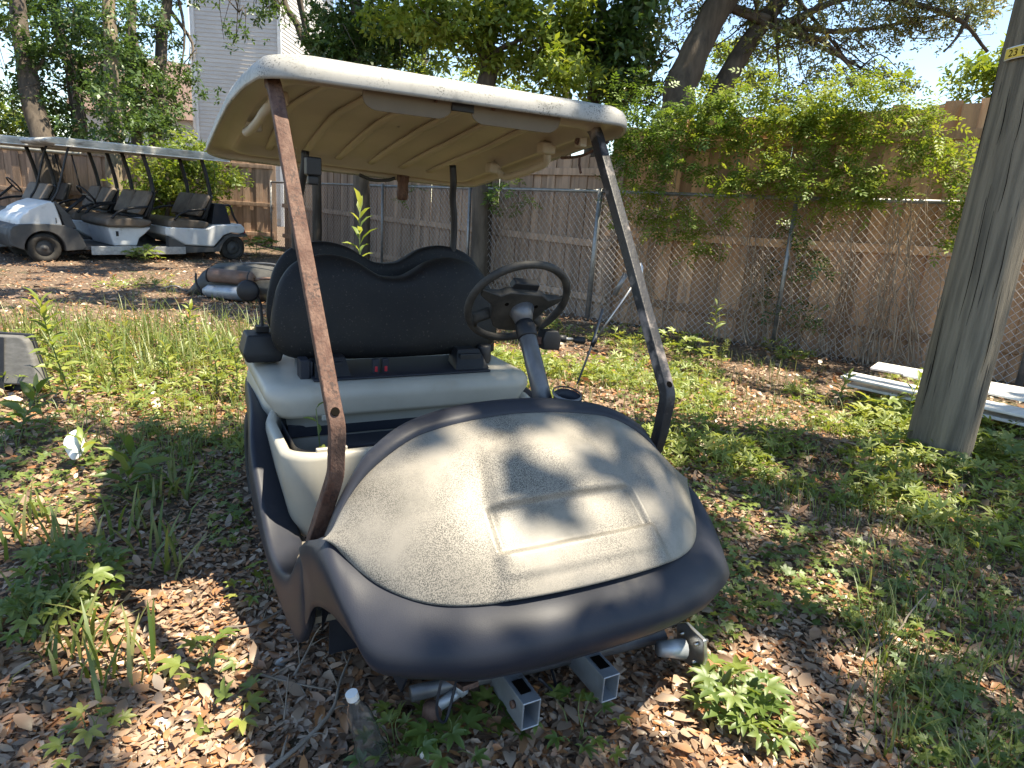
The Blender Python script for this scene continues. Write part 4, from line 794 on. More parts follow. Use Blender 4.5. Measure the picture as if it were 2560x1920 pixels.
def stick(pts, r0, label, mat='twig', z0=.02):
    P = []
    for u, v, dz in pts:
        q = on(u, v, 2, .07 + dz); P.append(np.array((q[0], q[1], hz1(q[0], q[1]) + z0 + dz)))
    c = P[0].copy(); P = smoothpath([q - c for q in P], 5); rr = list(np.linspace(r0, r0 * .35, len(P)))
    g = G().tube(P, rr, 6)
    for k in range(2, len(P) - 2, 4):
        d = P[k + 1] - P[k]; d /= np.linalg.norm(d) + 1e-9; sd = np.array((-d[1], d[0], .5)) * random.choice((-1, 1)); e = P[k] + (d * .6 + sd * .5) * random.uniform(.05, .12)
        g.tube([P[k], (P[k] + e) / 2 + np.array((0, 0, .006)), e], [rr[k] * .6, rr[k] * .45, rr[k] * .25], 5)
    o = g.obj('fallen_branch', mat, None, smooth=True); o.location = c; return tag(o, label, 'branch', 'fallen branches')
stick(((660, 1925, 0), (760, 1850, .01), (830, 1780, .02), (850, 1715, .03), (880, 1650, .03)), .007, 'longest grey branch on the litter left of the bottle')
stick(((735, 1700, 0), (770, 1640, .03), (790, 1600, .06), (815, 1572, .10)), .004, 'thin forked twig rising in front of the dark wheel arch')
stick(((640, 1690, 0), (730, 1715, .01), (830, 1735, .01)), .005, 'straight twig lying left of the cart bumper')
stick(((2160, 1650, 0), (2247, 1577, .02), (2270, 1540, .03), (2315, 1486, .06)), .006, 'pale forked branch standing out of the litter on the right')
stick(((710, 1800, 0), (716, 1745, .04), (722, 1690, .08)), .003, 'short upright twig beside the longest grey branch')
stick(((560, 1565, 0), (640, 1562, .01), (730, 1520, .01)), .006, 'curved dead branch beside the pointed fender tail')
def stone(u, v, s, label):
    q = on(u, v, 2, .07); bm = bmesh.new(); bmesh.ops.create_icosphere(bm, subdivisions=2, radius=1)
    for vv in bm.verts: vv.co *= random.uniform(.78, 1.1); vv.co = Vector((vv.co.x * s, vv.co.y * s * .8, vv.co.z * s * .6))
    me = bpy.data.meshes.new('stone'); bm.to_mesh(me); bm.free(); o = link('stone', me, 'stone'); o.location = (q[0], q[1], hz1(q[0], q[1]) + s * .25); return tag(o, label, 'stone', 'limestone stones')
for a in ((704, 1655, .020, 'largest pale stone below the pointed fender tail'), (722, 1632, .013, 'pale stone just under the tip of the fender tail'), (690, 1672, .012, 'small pale stone left of the largest stone'), (745, 1690, .011, 'small pale stone in the dark under the wheel arch'), (400, 1795, .022, 'grey stone among the lit leaves at lower left'), (640, 1590, .012, 'white pebble on bare soil left of the fender tail'), (1230, 1880, .018, 'pale stone between the frame rails at the bottom')): stone(*a)
# ================================================================ gaps in the crowns overhead: (target point, radius) lines towards the sun
def fpt(u, v, out=0.):
    i = 1 if u > 1490 else 2
    a, b, d, L, nrm = seg(i); p = onplane(u, v, a, d)
    return p - np.array((nrm[0], nrm[1], 0)) * out
hood_n = np.array((0, -.69, 1.)); hoodP = np.array((0, .505, .86))
def onhood(u, v):
    r_ = ray(u, v); return CAM + r_ * ((hood_n @ (hoodP - CAM)) / (hood_n @ r_))
gh = lambda u, v, z=.06: on(u, v, 2, z)
HOLES = []
def hole(P, r_, m=.07): HOLES.append((np.array(P, float), r_ + m))
for u, v, r_ in ((1165, 1095, .075), (1290, 1125, .075), (1410, 1135, .10), (1080, 1205, .10), (1165, 1230, .085), (930, 1275, .095), (985, 1325, .075), (1525, 1300, .08), (1530, 1385, .10), (1440, 1290, .035), (1120, 1430, .06), (1090, 1480, .06), (870, 1310, .055), (1560, 1470, .055), (1620, 1180, .05)): hole(onhood(u, v), r_, 0)
for u, v, y, r_ in ((1040, 1635, .03, -.015), (1265, 1585, -.02, -.015), (1480, 1560, -.02, -.045), (1790, 1480, .12, .03), (800, 1400, .5, .06), (880, 1470, .25, .05)): hole(on(u, v, 1, y), r_)
for u, v, r_ in ((930, 190, .16), (830, 180, .12), (1010, 210, .14), (1130, 235, .08), (720, 190, .06), (1330, 275, .05)): hole(on(u, v, 1, .95), r_)
for z in np.arange(.95, 1.42, .07): hole((-.525, .70 + (z - 1.2) * .74, z), .07)
for z in (1.25, 1.05, 1.5): hole((.525, .70 + (z - 1.2) * .74, z), .06)
for u, v, r_ in ((170, 1180, .14), (215, 1280, .10), (90, 1230, .10), (60, 1310, .12), (360, 1530, .13), (480, 1520, .12), (300, 1580, .12), (430, 1600, .10), (640, 1430, .07), (560, 1500, .10), (650, 1500, .06), (560, 1780, .10), (640, 1720, .06), (460, 1850, .09), (620, 1850, .06), (700, 1900, .07), (1000, 1890, .06), (1100, 1890, .05), (1850, 1780, .12), (1780, 1720, .07), (1760, 1850, .09), (1880, 1860, .07), (2010, 1470, .06), (2080, 1480, .06), (1870, 1650, .05), (1830, 1290, .07), (1900, 1330, .05), (2230, 1330, .04), (2280, 1600, .04), (1900, 1180, .10), (2150, 1690, .03), (210, 1120, .06), (740, 1400, .05), (700, 1370, .04)): hole(gh(u, v), r_)
rs2 = np.random.default_rng(5)
for u0, u1, v0, v1, n, r0, r1 in ((-150, 640, 790, 990, 40, .25, .55), (-100, 640, 960, 1030, 10, .08, .2), (300, 640, 1010, 1090, 7, .05, .12), (1250, 1950, 860, 1080, 50, .25, .55), (1380, 2250, 960, 1110, 34, .14, .3), (1480, 1700, 1130, 1200, 6, .05, .10), (2080, 2600, 900, 1060, 26, .25, .4), (2150, 2560, 1080, 1180, 7, .05, .14), (700, 1250, 740, 860, 8, .3, .5), (-50, 520, 655, 720, 20, .25, .5), (-60, 500, 730, 790, 9, .08, .2), (1900, 2500, 1200, 1420, 5, .03, .07)):
    for _ in range(n): hole(gh(rs2.uniform(u0, u1), rs2.uniform(v0, v1)), rs2.uniform(r0, r1))
for u, v, r_ in ((640, 230, .0),): pass
for u, v, o_, r_ in ((2000, 440, .2, .5), (2110, 440, .2, .5), (2200, 470, .2, .4), (2380, 440, .2, .4), (1900, 430, .2, .35), (2150, 300, .1, .4), (2250, 330, .1, .4), (1700, 540, .15, .3), (1780, 610, .1, .25), (1620, 480, .2, .25), (1950, 300, .1, .3), (1750, 340, .1, .25), (2050, 560, 0, .08), (2200, 640, 0, .16), (2290, 500, .1, .2), (2120, 760, 0, .1), (1850, 300, .1, .45), (1640, 330, .1, .45), (1590, 400, .1, .3), (1700, 300, 0, .4), (2020, 280, 0, .45), (1760, 420, .15, .3)): hole(fpt(u, v, o_), r_)
for u, v, d_, r_ in ((440, 540, 11.2, .06), (250, 520, 11, .05), (420, 560, 12, .12), (560, 560, 12, .12), (75, 490, 10.3, .16), (340, 490, 11.2, .04), (210, 370, 10.8, .25), (100, 370, 11, .2), (330, 400, 11.6, .2)): hole(at(u, v, d_), r_)
HP = np.array([h[0] for h in HOLES]); HR = np.array([h[1] for h in HOLES])
def lit(P):
    """true where the straight line to the sun from a gap's target passes through P"""
    out = np.zeros(len(P), bool)
    for p, r_ in zip(HP, HR):
        d = P - p; t_ = d @ SUN; out |= (np.sum(d * d, 1) - t_ * t_) < r_ * r_
    return out
# ================================================================ trees
def frame_pts(pts, d): return [at(u, v, d + (w_[0] if w_ else 0)) for u, v, *w_ in pts]
def crown(blobs, leaf, tmpl=CLUS, clump=.22, per=26, tint=(0, 1), droop=0., gaps=False):
    """blobs: (centre xyz, radii xyz, number of leaf clusters)"""
    P = []
    for c, r_, n in blobs:
        nc = max(2, n // per); d = rng.normal(size=(nc, 3)); d /= np.linalg.norm(d, axis=1)[:, None]
        cc = np.array(c) + d * (rng.random((nc, 1)) ** .45) * np.array(r_)
        P.append(np.repeat(cc, per, 0) + rng.normal(size=(nc * per, 3)) * clump * np.array((1, 1, .6)))
    P = np.concatenate(P)
    if gaps: P = P[~lit(P)]
    n = len(P)
    Rm = rotmats(rng.random(n) * 6.283, rng.normal(-droop, .5, n), rng.normal(0, .6, n))
    return scatter(tmpl[0], tmpl[1], P, Rm, leaf * rng.uniform(.7, 1.25, n), np.clip(rng.uniform(tint[0], tint[1], n), 0, 1))
def tree(name, label, trunk, radii, blobs, leaf, mat, bark='bark', lo=.45, tmpl=CLUS, group=None, cat='tree', clump=.22, limbs=True, trunkname='trunk', per=26, tint=(0, 1), extra=()):
    base = np.array((trunk[0][0], trunk[0][1], hz1(trunk[0][0], trunk[0][1]) - .03))
    r = empty(name, tuple(base), label=label, cat=cat, group=group)
    tp = [base] + [np.array(p) for p in trunk[1:]]; P = smoothpath(tp, 5); rr = list(np.interp(np.linspace(0, 1, len(P)), np.linspace(0, 1, len(radii)), radii))
    g = G().tube([p - base + np.array((.02 * math.sin(i * 1.3), .02 * math.cos(i * .9), 0)) for i, p in enumerate(P)], rr, 11)
    for e in extra:
        q = smoothpath([np.array(x) for x in e[0]], 5); g.tube([p - base for p in q], list(np.linspace(e[1], e[2], len(q))), 9)
    if limbs:
        for c, r_, n in blobs:
            k = int(len(P) * random.uniform(lo, .92)); a = P[min(k, len(P) - 1)]; c = np.array(c); m_ = (a + c) / 2 + rng.normal(size=3) * .15
            g.tube([p - base for p in smoothpath([a, m_, c], 4)], list(np.linspace(min(rr[min(k, len(rr) - 1)] * .5, .06), .008, 9)), 6)
            for _ in range(4):
                e = c + rng.normal(size=3) * np.array(r_) * .6; g.tube([p - base for p in smoothpath([m_ * .4 + c * .6, (m_ + e) / 2 + rng.normal(size=3) * .08, e], 3)], [.014, .012, .010, .009, .007, .005, .004], 5)
    g.obj(trunkname, bark, r, smooth=True)
    V, F, t_ = crown(blobs, leaf, tmpl, clump, per, tint, gaps=(name == 'live_oak')); quickmesh('crown', V - base, F, t_, mat, r)
    return r
def B(u, v, d, rx, rz, n, ry=None): return (at(u, v, d), (rx, ry or rx, rz), n)
TG = 'trees behind the carts on the left'
def gp(u, v, d):
    p = at(u, v, d); return (p[0], p[1], 0)
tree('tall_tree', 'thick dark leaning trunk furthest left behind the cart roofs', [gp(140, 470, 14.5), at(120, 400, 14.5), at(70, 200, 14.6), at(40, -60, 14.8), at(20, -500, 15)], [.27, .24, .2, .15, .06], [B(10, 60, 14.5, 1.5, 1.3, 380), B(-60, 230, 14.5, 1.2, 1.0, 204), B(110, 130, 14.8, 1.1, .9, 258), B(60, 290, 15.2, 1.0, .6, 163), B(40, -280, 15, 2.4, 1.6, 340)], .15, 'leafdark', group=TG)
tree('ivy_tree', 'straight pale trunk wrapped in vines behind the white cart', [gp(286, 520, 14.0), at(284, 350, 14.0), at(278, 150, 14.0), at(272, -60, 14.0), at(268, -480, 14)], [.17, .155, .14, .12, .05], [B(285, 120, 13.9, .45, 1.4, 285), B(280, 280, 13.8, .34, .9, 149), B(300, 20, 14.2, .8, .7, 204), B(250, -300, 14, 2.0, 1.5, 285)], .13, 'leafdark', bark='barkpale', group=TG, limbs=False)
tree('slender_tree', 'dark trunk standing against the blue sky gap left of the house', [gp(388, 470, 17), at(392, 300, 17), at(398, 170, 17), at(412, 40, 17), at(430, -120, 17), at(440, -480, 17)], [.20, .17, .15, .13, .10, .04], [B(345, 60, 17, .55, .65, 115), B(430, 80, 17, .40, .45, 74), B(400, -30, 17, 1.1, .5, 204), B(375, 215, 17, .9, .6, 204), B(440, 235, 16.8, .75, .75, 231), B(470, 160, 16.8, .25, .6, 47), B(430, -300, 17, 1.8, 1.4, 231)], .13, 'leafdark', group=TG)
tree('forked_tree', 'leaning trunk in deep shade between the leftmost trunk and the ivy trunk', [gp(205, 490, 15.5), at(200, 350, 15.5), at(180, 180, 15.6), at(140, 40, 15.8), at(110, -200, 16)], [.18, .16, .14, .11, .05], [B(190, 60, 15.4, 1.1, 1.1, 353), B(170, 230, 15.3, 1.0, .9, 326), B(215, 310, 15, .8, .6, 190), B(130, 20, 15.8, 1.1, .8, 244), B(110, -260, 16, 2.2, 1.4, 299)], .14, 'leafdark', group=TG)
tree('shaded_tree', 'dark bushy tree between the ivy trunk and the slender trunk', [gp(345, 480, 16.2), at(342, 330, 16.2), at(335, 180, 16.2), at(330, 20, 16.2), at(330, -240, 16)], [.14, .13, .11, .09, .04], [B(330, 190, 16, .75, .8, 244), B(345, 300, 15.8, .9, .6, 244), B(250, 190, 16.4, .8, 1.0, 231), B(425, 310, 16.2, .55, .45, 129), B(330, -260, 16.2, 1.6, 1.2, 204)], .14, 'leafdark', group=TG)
tree('leafy_shrub', 'bright sunlit shrub filling the gap behind the white cart seats', [gp(420, 590, 13.7), at(420, 520, 13.7), at(425, 450, 13.7)], [.05, .04, .02], [B(400, 470, 13.7, .75, .55, 560), B(480, 430, 13.8, .55, .5, 380), B(470, 370, 14, .7, .25, 200), B(360, 520, 13.9, .6, .35, 260), B(540, 470, 14.2, .45, .6, 240)], .11, 'leafyel', cat='shrub', clump=.16, trunkname='stem')
tree('edge_bush', 'pale green bush at the left edge above the cart roof', [gp(-10, 470, 18), at(-10, 380, 18), at(0, 300, 18)], [.06, .05, .03], [B(0, 300, 18, 1.2, .7, 420), B(60, 330, 18.5, .8, .4, 200)], .14, 'leafyel', cat='shrub', trunkname='stem')
# trees over and behind the cart roof
tree('thin_tree', 'thin dark double stem in front of the house corner', [gp(790, 470, 12.5), at(790, 260, 12.5), at(785, 150, 12.5), at(745, 70, 12.5), at(705, -20, 12.5), at(660, -260, 12.5)], [.09, .08, .075, .06, .05, .02], [B(640, 10, 12.5, .55, .28, 90), B(590, 95, 12.3, .35, .15, 34), B(715, 70, 12.5, .35, .3, 22), B(830, 90, 12.4, .35, .5, 110), B(700, -260, 12.5, 1.4, 1.1, 260)], .10, 'leafdark', clump=.14, per=10, extra=(([at(785, 150, 12.5), at(762, 60, 12.5), at(748, -40, 12.5), at(740, -240, 12.5)], .06, .02),))
tree('evergreen_tree', 'dense dark evergreen rising just behind the cart roof', [gp(905, 470, 11), at(905, 300, 11), at(900, 120, 11), at(890, -60, 11), at(880, -320, 11)], [.14, .13, .11, .09, .04], [B(850, 70, 11, .55, .75, 520), B(930, 60, 11, .55, .8, 560), B(880, 150, 11, .7, .4, 320), B(1010, 110, 11.2, .55, .5, 300), B(890, -240, 11, 1.4, 1.1, 360)], .11, 'leafdark', clump=.17)
tree('broadleaf_tree', 'broad leaved tree with brown trunk behind the middle of the cart roof', [gp(1210, 500, 9.5), at(1212, 330, 9.5), at(1218, 190, 9.5), at(1222, 90, 9.5), at(1250, -20, 9.5), at(1270, -260, 9.5)], [.15, .14, .135, .12, .10, .04], [B(1100, 60, 9.2, .7, .45, 330), B(1230, 20, 9.2, .7, .3, 260), B(1020, 30, 9.6, .5, .4, 230), B(1330, 90, 9.1, .55, .45, 240), B(1420, 40, 9.2, .6, .45, 230), B(1180, 150, 9.6, .6, .25, 140), B(1400, 190, 9, .5, .35, 200), B(1260, -220, 9.4, 1.6, 1.0, 360)], .125, 'leafyel', clump=.17, per=18)
tree('magnolia_tree', 'dark glossy leaved tree right of the brown trunk over the cart roof', [gp(1480, 520, 10.2), at(1480, 330, 10.2), at(1490, 200, 10.2), at(1500, 60, 10.2), at(1510, -200, 10.2)], [.12, .11, .10, .08, .03], [B(1480, 60, 10, .7, .5, 230), B(1570, 130, 9.8, .5, .5, 210), B(1440, 140, 10.2, .5, .5, 170), B(1600, 40, 10, .5, .5, 180), B(1560, 240, 9.6, .5, .3, 130), B(1500, -220, 10, 1.4, 1.0, 260)], .16, 'leafdark', clump=.18, per=12)
oak = [gp(1672, 560, 8.6), at(1678, 400, 8.6), at(1690, 280, 8.6), at(1712, 190, 8.6), at(1752, 100, 8.6), at(1815, -20, 8.5), at(1900, -230, 8.2), at(2060, -520, 7.8)]
tree('live_oak', 'live oak with two thick dark limbs leaning right above the vines', oak, [.26, .24, .22, .20, .18, .17, .13, .06], [B(1880, 60, 8.8, .8, .45, 520), B(2000, 130, 9.0, .8, .45, 470), B(2120, 40, 9.0, .9, .4, 560), B(1950, 210, 9.0, .8, .3, 300), B(2250, 60, 9.2, .7, .32, 420), B(2350, 30, 9.0, .6, .30, 360), B(2150, 190, 9.4, .6, .25, 210), B(1700, 60, 9.0, .5, .5, 240), B(2230, 210, 9.6, .45, .2, 130), B(2440, 20, 9.2, .5, .3, 200), B(1640, 240, 9.4, .5, .3, 140), B(2050, -260, 8.4, 1.9, .9, 520)], .062, 'oakleaf', clump=.13, per=22, lo=.68, extra=(([at(1770, 300, 8.9), at(1800, 230, 8.9), at(1862, 120, 8.9), at(1960, -15, 8.9), at(2100, -220, 8.8)], .17, .08), ([at(2420, 40, 8.9), at(2395, 90, 8.9), at(2360, 130, 8.9)], .03, .01), ([at(1900, 60, 8.8), at(2040, 95, 8.9), at(2110, 150, 9), at(2140, 190, 9)], .04, .012), ([at(1960, 60, 8.8), at(2150, -10, 8.9), at(2380, 40, 8.9), at(2470, 130, 8.9)], .05, .02)))
FG = 'sunlit trees far beyond the fence'
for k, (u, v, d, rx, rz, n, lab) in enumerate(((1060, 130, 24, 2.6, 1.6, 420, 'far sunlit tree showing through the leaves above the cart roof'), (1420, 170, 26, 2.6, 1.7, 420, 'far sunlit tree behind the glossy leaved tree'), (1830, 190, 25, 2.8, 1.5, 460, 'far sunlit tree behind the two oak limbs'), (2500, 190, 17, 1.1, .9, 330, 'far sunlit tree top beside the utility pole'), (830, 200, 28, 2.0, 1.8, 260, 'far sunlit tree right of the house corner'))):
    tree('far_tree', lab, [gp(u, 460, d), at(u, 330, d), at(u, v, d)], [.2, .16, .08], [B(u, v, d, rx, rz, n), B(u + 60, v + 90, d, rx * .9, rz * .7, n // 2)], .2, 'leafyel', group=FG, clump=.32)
# ================================================================ vines on the fence
def vine(label, clumps, leaf, mat, tm=PINN, stems=6, rad=.16, tint=(0, 1)):
    c0 = fpt(clumps[0][0], clumps[0][1]); base = np.array((c0[0], c0[1], hz1(c0[0], c0[1])))
    r = empty('climbing_vine', tuple(base), label=label, cat='vine', group='vines on the fences'); P = []
    for u, v, o_, sx, sz, n in clumps:
        c = fpt(u, v, o_); i = 1 if u > 1490 else 2; a, b, d, L, nrm = seg(i); nc = max(1, n // 9)
        k = np.clip(rng.normal(size=(nc, 3)), -1.7, 1.7); cc = c + np.outer(k[:, 0] * sx, (d[0], d[1], 0)) + np.outer(k[:, 1] * .13, (nrm[0], nrm[1], 0)) + np.outer(k[:, 2] * sz, (0, 0, 1))
        P.append(np.repeat(cc, 9, 0) + rng.normal(size=(nc * 9, 3)) * .055)
    P = np.concatenate(P); n = len(P)
    Rm = rotmats(rng.random(n) * 6.283, rng.normal(-.25, .45, n), rng.normal(0, .5, n))
    V, F, t_ = scatter(tm[0], tm[1], P, Rm, leaf * rng.uniform(.7, 1.3, n), rng.uniform(tint[0], tint[1], n)); quickmesh('foliage', V - base, F, t_, mat, r)
    for k in range(stems):
        g = G()
        u, v, o_, sx, sz, n = random.choice(clumps); top = fpt(u + random.uniform(-60, 60), v + random.uniform(-20, 40), o_ * .6); x0 = fpt(u + random.uniform(-110, 110), v + 150, .02); bot = np.array((x0[0], x0[1], hz1(x0[0], x0[1])))
        q = [bot + (top - bot) * t_ + rng.normal(size=3) * .045 for t_ in np.linspace(0, 1, 7)]; g.tube([p - base for p in smoothpath(q, 3)], list(np.linspace(random.uniform(.005, .009), .002, 19)), 5); g.obj('stem', 'vine', r, smooth=True)
    return r
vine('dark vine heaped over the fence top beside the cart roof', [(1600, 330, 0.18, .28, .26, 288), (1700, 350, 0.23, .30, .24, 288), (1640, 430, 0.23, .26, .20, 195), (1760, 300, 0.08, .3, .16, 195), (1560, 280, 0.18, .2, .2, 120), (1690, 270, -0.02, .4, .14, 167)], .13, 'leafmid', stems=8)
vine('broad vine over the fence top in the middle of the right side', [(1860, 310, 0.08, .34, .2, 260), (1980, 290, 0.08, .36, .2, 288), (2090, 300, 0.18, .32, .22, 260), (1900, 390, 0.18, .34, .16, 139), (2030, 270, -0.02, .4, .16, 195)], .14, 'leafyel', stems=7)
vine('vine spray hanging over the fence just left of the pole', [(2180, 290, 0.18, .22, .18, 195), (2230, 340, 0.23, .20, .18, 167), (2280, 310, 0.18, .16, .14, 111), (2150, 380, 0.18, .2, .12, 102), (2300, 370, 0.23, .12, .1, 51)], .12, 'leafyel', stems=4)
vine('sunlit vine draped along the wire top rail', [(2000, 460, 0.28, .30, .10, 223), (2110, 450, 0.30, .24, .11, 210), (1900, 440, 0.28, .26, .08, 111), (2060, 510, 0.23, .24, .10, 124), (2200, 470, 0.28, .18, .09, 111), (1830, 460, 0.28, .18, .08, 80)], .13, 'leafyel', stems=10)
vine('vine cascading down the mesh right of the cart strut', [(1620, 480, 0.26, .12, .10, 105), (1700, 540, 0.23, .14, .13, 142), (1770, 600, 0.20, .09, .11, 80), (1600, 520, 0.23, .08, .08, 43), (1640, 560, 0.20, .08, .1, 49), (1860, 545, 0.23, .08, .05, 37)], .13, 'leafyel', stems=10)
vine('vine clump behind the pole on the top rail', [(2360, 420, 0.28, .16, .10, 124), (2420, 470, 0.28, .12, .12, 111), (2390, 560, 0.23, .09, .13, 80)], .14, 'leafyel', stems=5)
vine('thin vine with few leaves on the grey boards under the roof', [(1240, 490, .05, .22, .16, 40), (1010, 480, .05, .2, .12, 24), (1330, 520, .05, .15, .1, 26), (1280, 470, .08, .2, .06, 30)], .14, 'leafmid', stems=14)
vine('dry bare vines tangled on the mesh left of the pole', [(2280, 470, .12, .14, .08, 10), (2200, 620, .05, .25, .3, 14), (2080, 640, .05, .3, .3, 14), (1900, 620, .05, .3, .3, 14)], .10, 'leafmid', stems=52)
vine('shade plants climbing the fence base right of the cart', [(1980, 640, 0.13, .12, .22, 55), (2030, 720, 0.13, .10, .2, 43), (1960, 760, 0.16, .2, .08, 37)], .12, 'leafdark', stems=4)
# ================================================================ shade tree: the canopy over the yard, out of the picture above
n = 80000; gx0, gx1, gy0, gy1 = -4.5, 7.5, -2.6, 13.5
tx_ = np.stack([rng.uniform(gx0, gx1, n), rng.uniform(gy0, gy1, n), np.zeros(n)], 1); zc = 8.6 + .7 * np.sin(tx_[:, 0] * .9) * np.cos(tx_[:, 1] * .7) + rng.normal(0, .35, n)
P = tx_ + SUN / SUN[2] * zc[:, None]
clm = rng.normal(size=(n, 3)) * np.array((.12, .12, .1)); P = P + clm
ang = ((P - CAM) @ CZ); keep = ~lit(P); P = P[keep]; n = len(P)
Rm = rotmats(rng.random(n) * 6.283, rng.normal(0, .35, n), rng.normal(0, .35, n))
V, F, t_ = scatter(L4[0] - np.array((.5, 0, 0)), L4[1], P, Rm, .20 * rng.uniform(.75, 1.2, n), rng.random(n))
tb_ = np.array((9.2, -6.5, 0)); st_ = empty('shade_oak', (tb_[0], tb_[1], .0), label='spreading oak overhead whose crown shades the yard', cat='tree')
quickmesh('crown', V - tb_, F, t_, 'leafmid', st_)
g = G().tube([(0, 0, -.1), (-.1, .1, 2), (-.3, .4, 4.5), (-.8, 1, 7)], [.42, .36, .32, .22], 14)
for k in range(14):
    e = P[rng.integers(n)] - tb_; a = np.array((-.6, .8, random.uniform(4.5, 6.8))); m_ = (a + e) / 2 + np.array((0, 0, .8))
    g.tube(smoothpath([a, m_, e + np.array((0, 0, .3))], 5), list(np.linspace(.10, .02, 11)), 7)
g.obj('trunk', 'bark', st_, smooth=True)
# ================================================================ leaf litter
def polar(n, r0, r1, a0=-50, a1=50, power=2.):
    u = rng.random(n)
    r_ = r0 * (r1 / r0) ** u if power == 2. else (r0 ** (2 - power) + u * (r1 ** (2 - power) - r0 ** (2 - power))) ** (1 / (2 - power))
    a = np.arctan2(CZ[1], CZ[0]) + np.radians(rng.uniform(a0, a1, n)); return np.stack([CAM[0] + r_ * np.cos(a), CAM[1] + r_ * np.sin(a)], 1), r_
def vnoise(p, s, seed=0):
    x, y = p[:, 0] * s + seed * 7.3, p[:, 1] * s - seed * 3.1
    return .5 + .25 * (np.sin(x + 1.7 * np.sin(y * .8 + seed)) + np.cos(y * 1.3 + 1.3 * np.sin(x * .9)))
def fencefree(p):
    k = np.ones(len(p), bool)
    for i in (0, 1, 2):
        a, b, d, L, nrm = seg(i); s = (p - a) @ d; o_ = (p - a) @ nrm; k &= ~((o_ > .15) & (s > -1) & (s < L + 1))
    return k
def leaves(name, n, r0, r1, tm, size, lift, mat, kindlabel, tiltsd=.22):
    p, r_ = polar(n, r0, r1); k = fencefree(p); p, r_ = p[k], r_[k]; n = len(p)
    z = hz(p[:, 0], p[:, 1]) + rng.random(n) * lift
    Rm = rotmats(rng.random(n) * 6.283, rng.normal(0, tiltsd, n), rng.normal(0, tiltsd * 1.6, n) + (rng.random(n) < .4) * math.pi)
    sc = size * rng.uniform(.4, 1.0, n) ** 1.0 * (1 + .9 * (rng.random(n) < .12)); sc3 = np.stack([sc, sc * rng.uniform(.8, 1.25, n), sc * rng.uniform(-.4, 2.4, n)], 1)
    V, F, t_ = scatter(tm[0], tm[1], np.stack([p[:, 0], p[:, 1], z], 1), Rm, sc3, np.clip(rng.random(n) ** 1.1, 0, 1))
    o = quickmesh(name, V, F, t_, mat); return tag(o, kindlabel, 'leaf litter', kind='stuff')
leaves('leaf_litter', 78000, .75, 4.4, leaf8(.40, .03, .07), .043, .020, 'litter', 'thick layer of dry brown oak leaves over the near ground')
leaves('leaf_litter', 62000, 4.2, 15, leaf4(.44, .06), .062, .025, 'litter', 'dry brown leaves scattered over the ground further back', .28)
# ================================================================ low green cover, grass
def cover(name, p, hgt, tm, size, mat, label, cat, pit=(-.1, .35)):
    n = len(p); z = hz(p[:, 0], p[:, 1]) + hgt
    Rm = rotmats(rng.random(n) * 6.283, rng.normal(pit[0], pit[1], n), rng.normal(0, .3, n))
    V, F, t_ = scatter(tm[0], tm[1], np.stack([p[:, 0], p[:, 1], z], 1), Rm, size, rng.random(n)); o = quickmesh(name, V, F, t_, mat); return tag(o, label, cat, kind='stuff')
def notcart(p): return ~((np.abs(p[:, 0]) < .60) & (p[:, 1] > .12) & (p[:, 1] < 2.2))
p, r_ = polar(17000, 1.2, 5.2); w_ = vnoise(p, 1.5, 1) * .75 + vnoise(p, 4.5, 2) * .5
right = ((p - CAM[:2]) @ np.array((CX[0], CX[1]))) ; k = (w_ > np.where(right > .6, .57, .72)) & notcart(p) & fencefree(p); p = p[k]
cover('ground_ivy', p, rng.random(len(p)) * .07, PALM4, .028 * rng.uniform(.6, 1.5, len(p)), 'cover', 'small green creeper leaves sprinkled over the near litter', 'ground cover')
p, r_ = polar(26000, 3.4, 11, power=1.3); w_ = vnoise(p, 1.1, 3) * .6 + vnoise(p, 3.1, 4) * .4; band = np.exp(-((r_ - 5.6) / 1.9) ** 2)
k = (w_ + band * .40 > .84) & notcart(p) & fencefree(p); p = p[k]; r_ = r_[k]
cover('green_weeds', p, rng.random(len(p)) ** 1.8 * .12, PALMN, .060 * rng.uniform(.6, 1.5, len(p)), 'weed', 'low leafy green weeds covering the middle of the yard', 'ground cover', (.1, .45))
def tufts(name, cen, nb, hgt, label, spread=.10, wd=.006, mat='grassm'):
    V = []; F = []; T = []; k = 0
    for c in cen:
        m = nb; a = rng.random(m) * 6.283; h_ = hgt * rng.uniform(.45, 1.15, m); lean = rng.uniform(.15, .8, m); b = np.array(c)[:2] + rng.normal(size=(m, 2)) * spread
        z = hz(b[:, 0], b[:, 1]); dx, dy = np.cos(a), np.sin(a); wx, wy = -dy * wd, dx * wd; tt = rng.random(m)
        for t_, ww in ((0, 1), (.4, .9), (.75, .6), (1, .08)):
            ox = dx * lean * h_ * t_ ** 1.8; oy = dy * lean * h_ * t_ ** 1.8; oz = h_ * (t_ - .25 * lean * t_ ** 2)
            for s in (1, -1): V.append(np.stack([b[:, 0] + ox + s * wx * ww, b[:, 1] + oy + s * wy * ww, z + oz], 1)); T.append(tt)
        idx = np.arange(m)
        for q in range(3):
            F.append(np.stack([k + (2 * q) * m + idx, k + (2 * q + 1) * m + idx, k + (2 * q + 3) * m + idx, k + (2 * q + 2) * m + idx], 1))
        k += 8 * m
    o = quickmesh(name, np.concatenate(V), np.concatenate(F), np.concatenate(T), mat); return tag(o, label, 'grass', kind='stuff')
gc = [gh(u, v) for u, v in ((300, 880), (360, 860), (420, 900), (470, 870), (250, 850), (540, 880), (590, 900), (440, 920), (380, 930), (510, 840), (330, 830), (100, 860), (40, 830), (150, 830), (200, 900), (600, 850), (560, 930), (280, 940))]
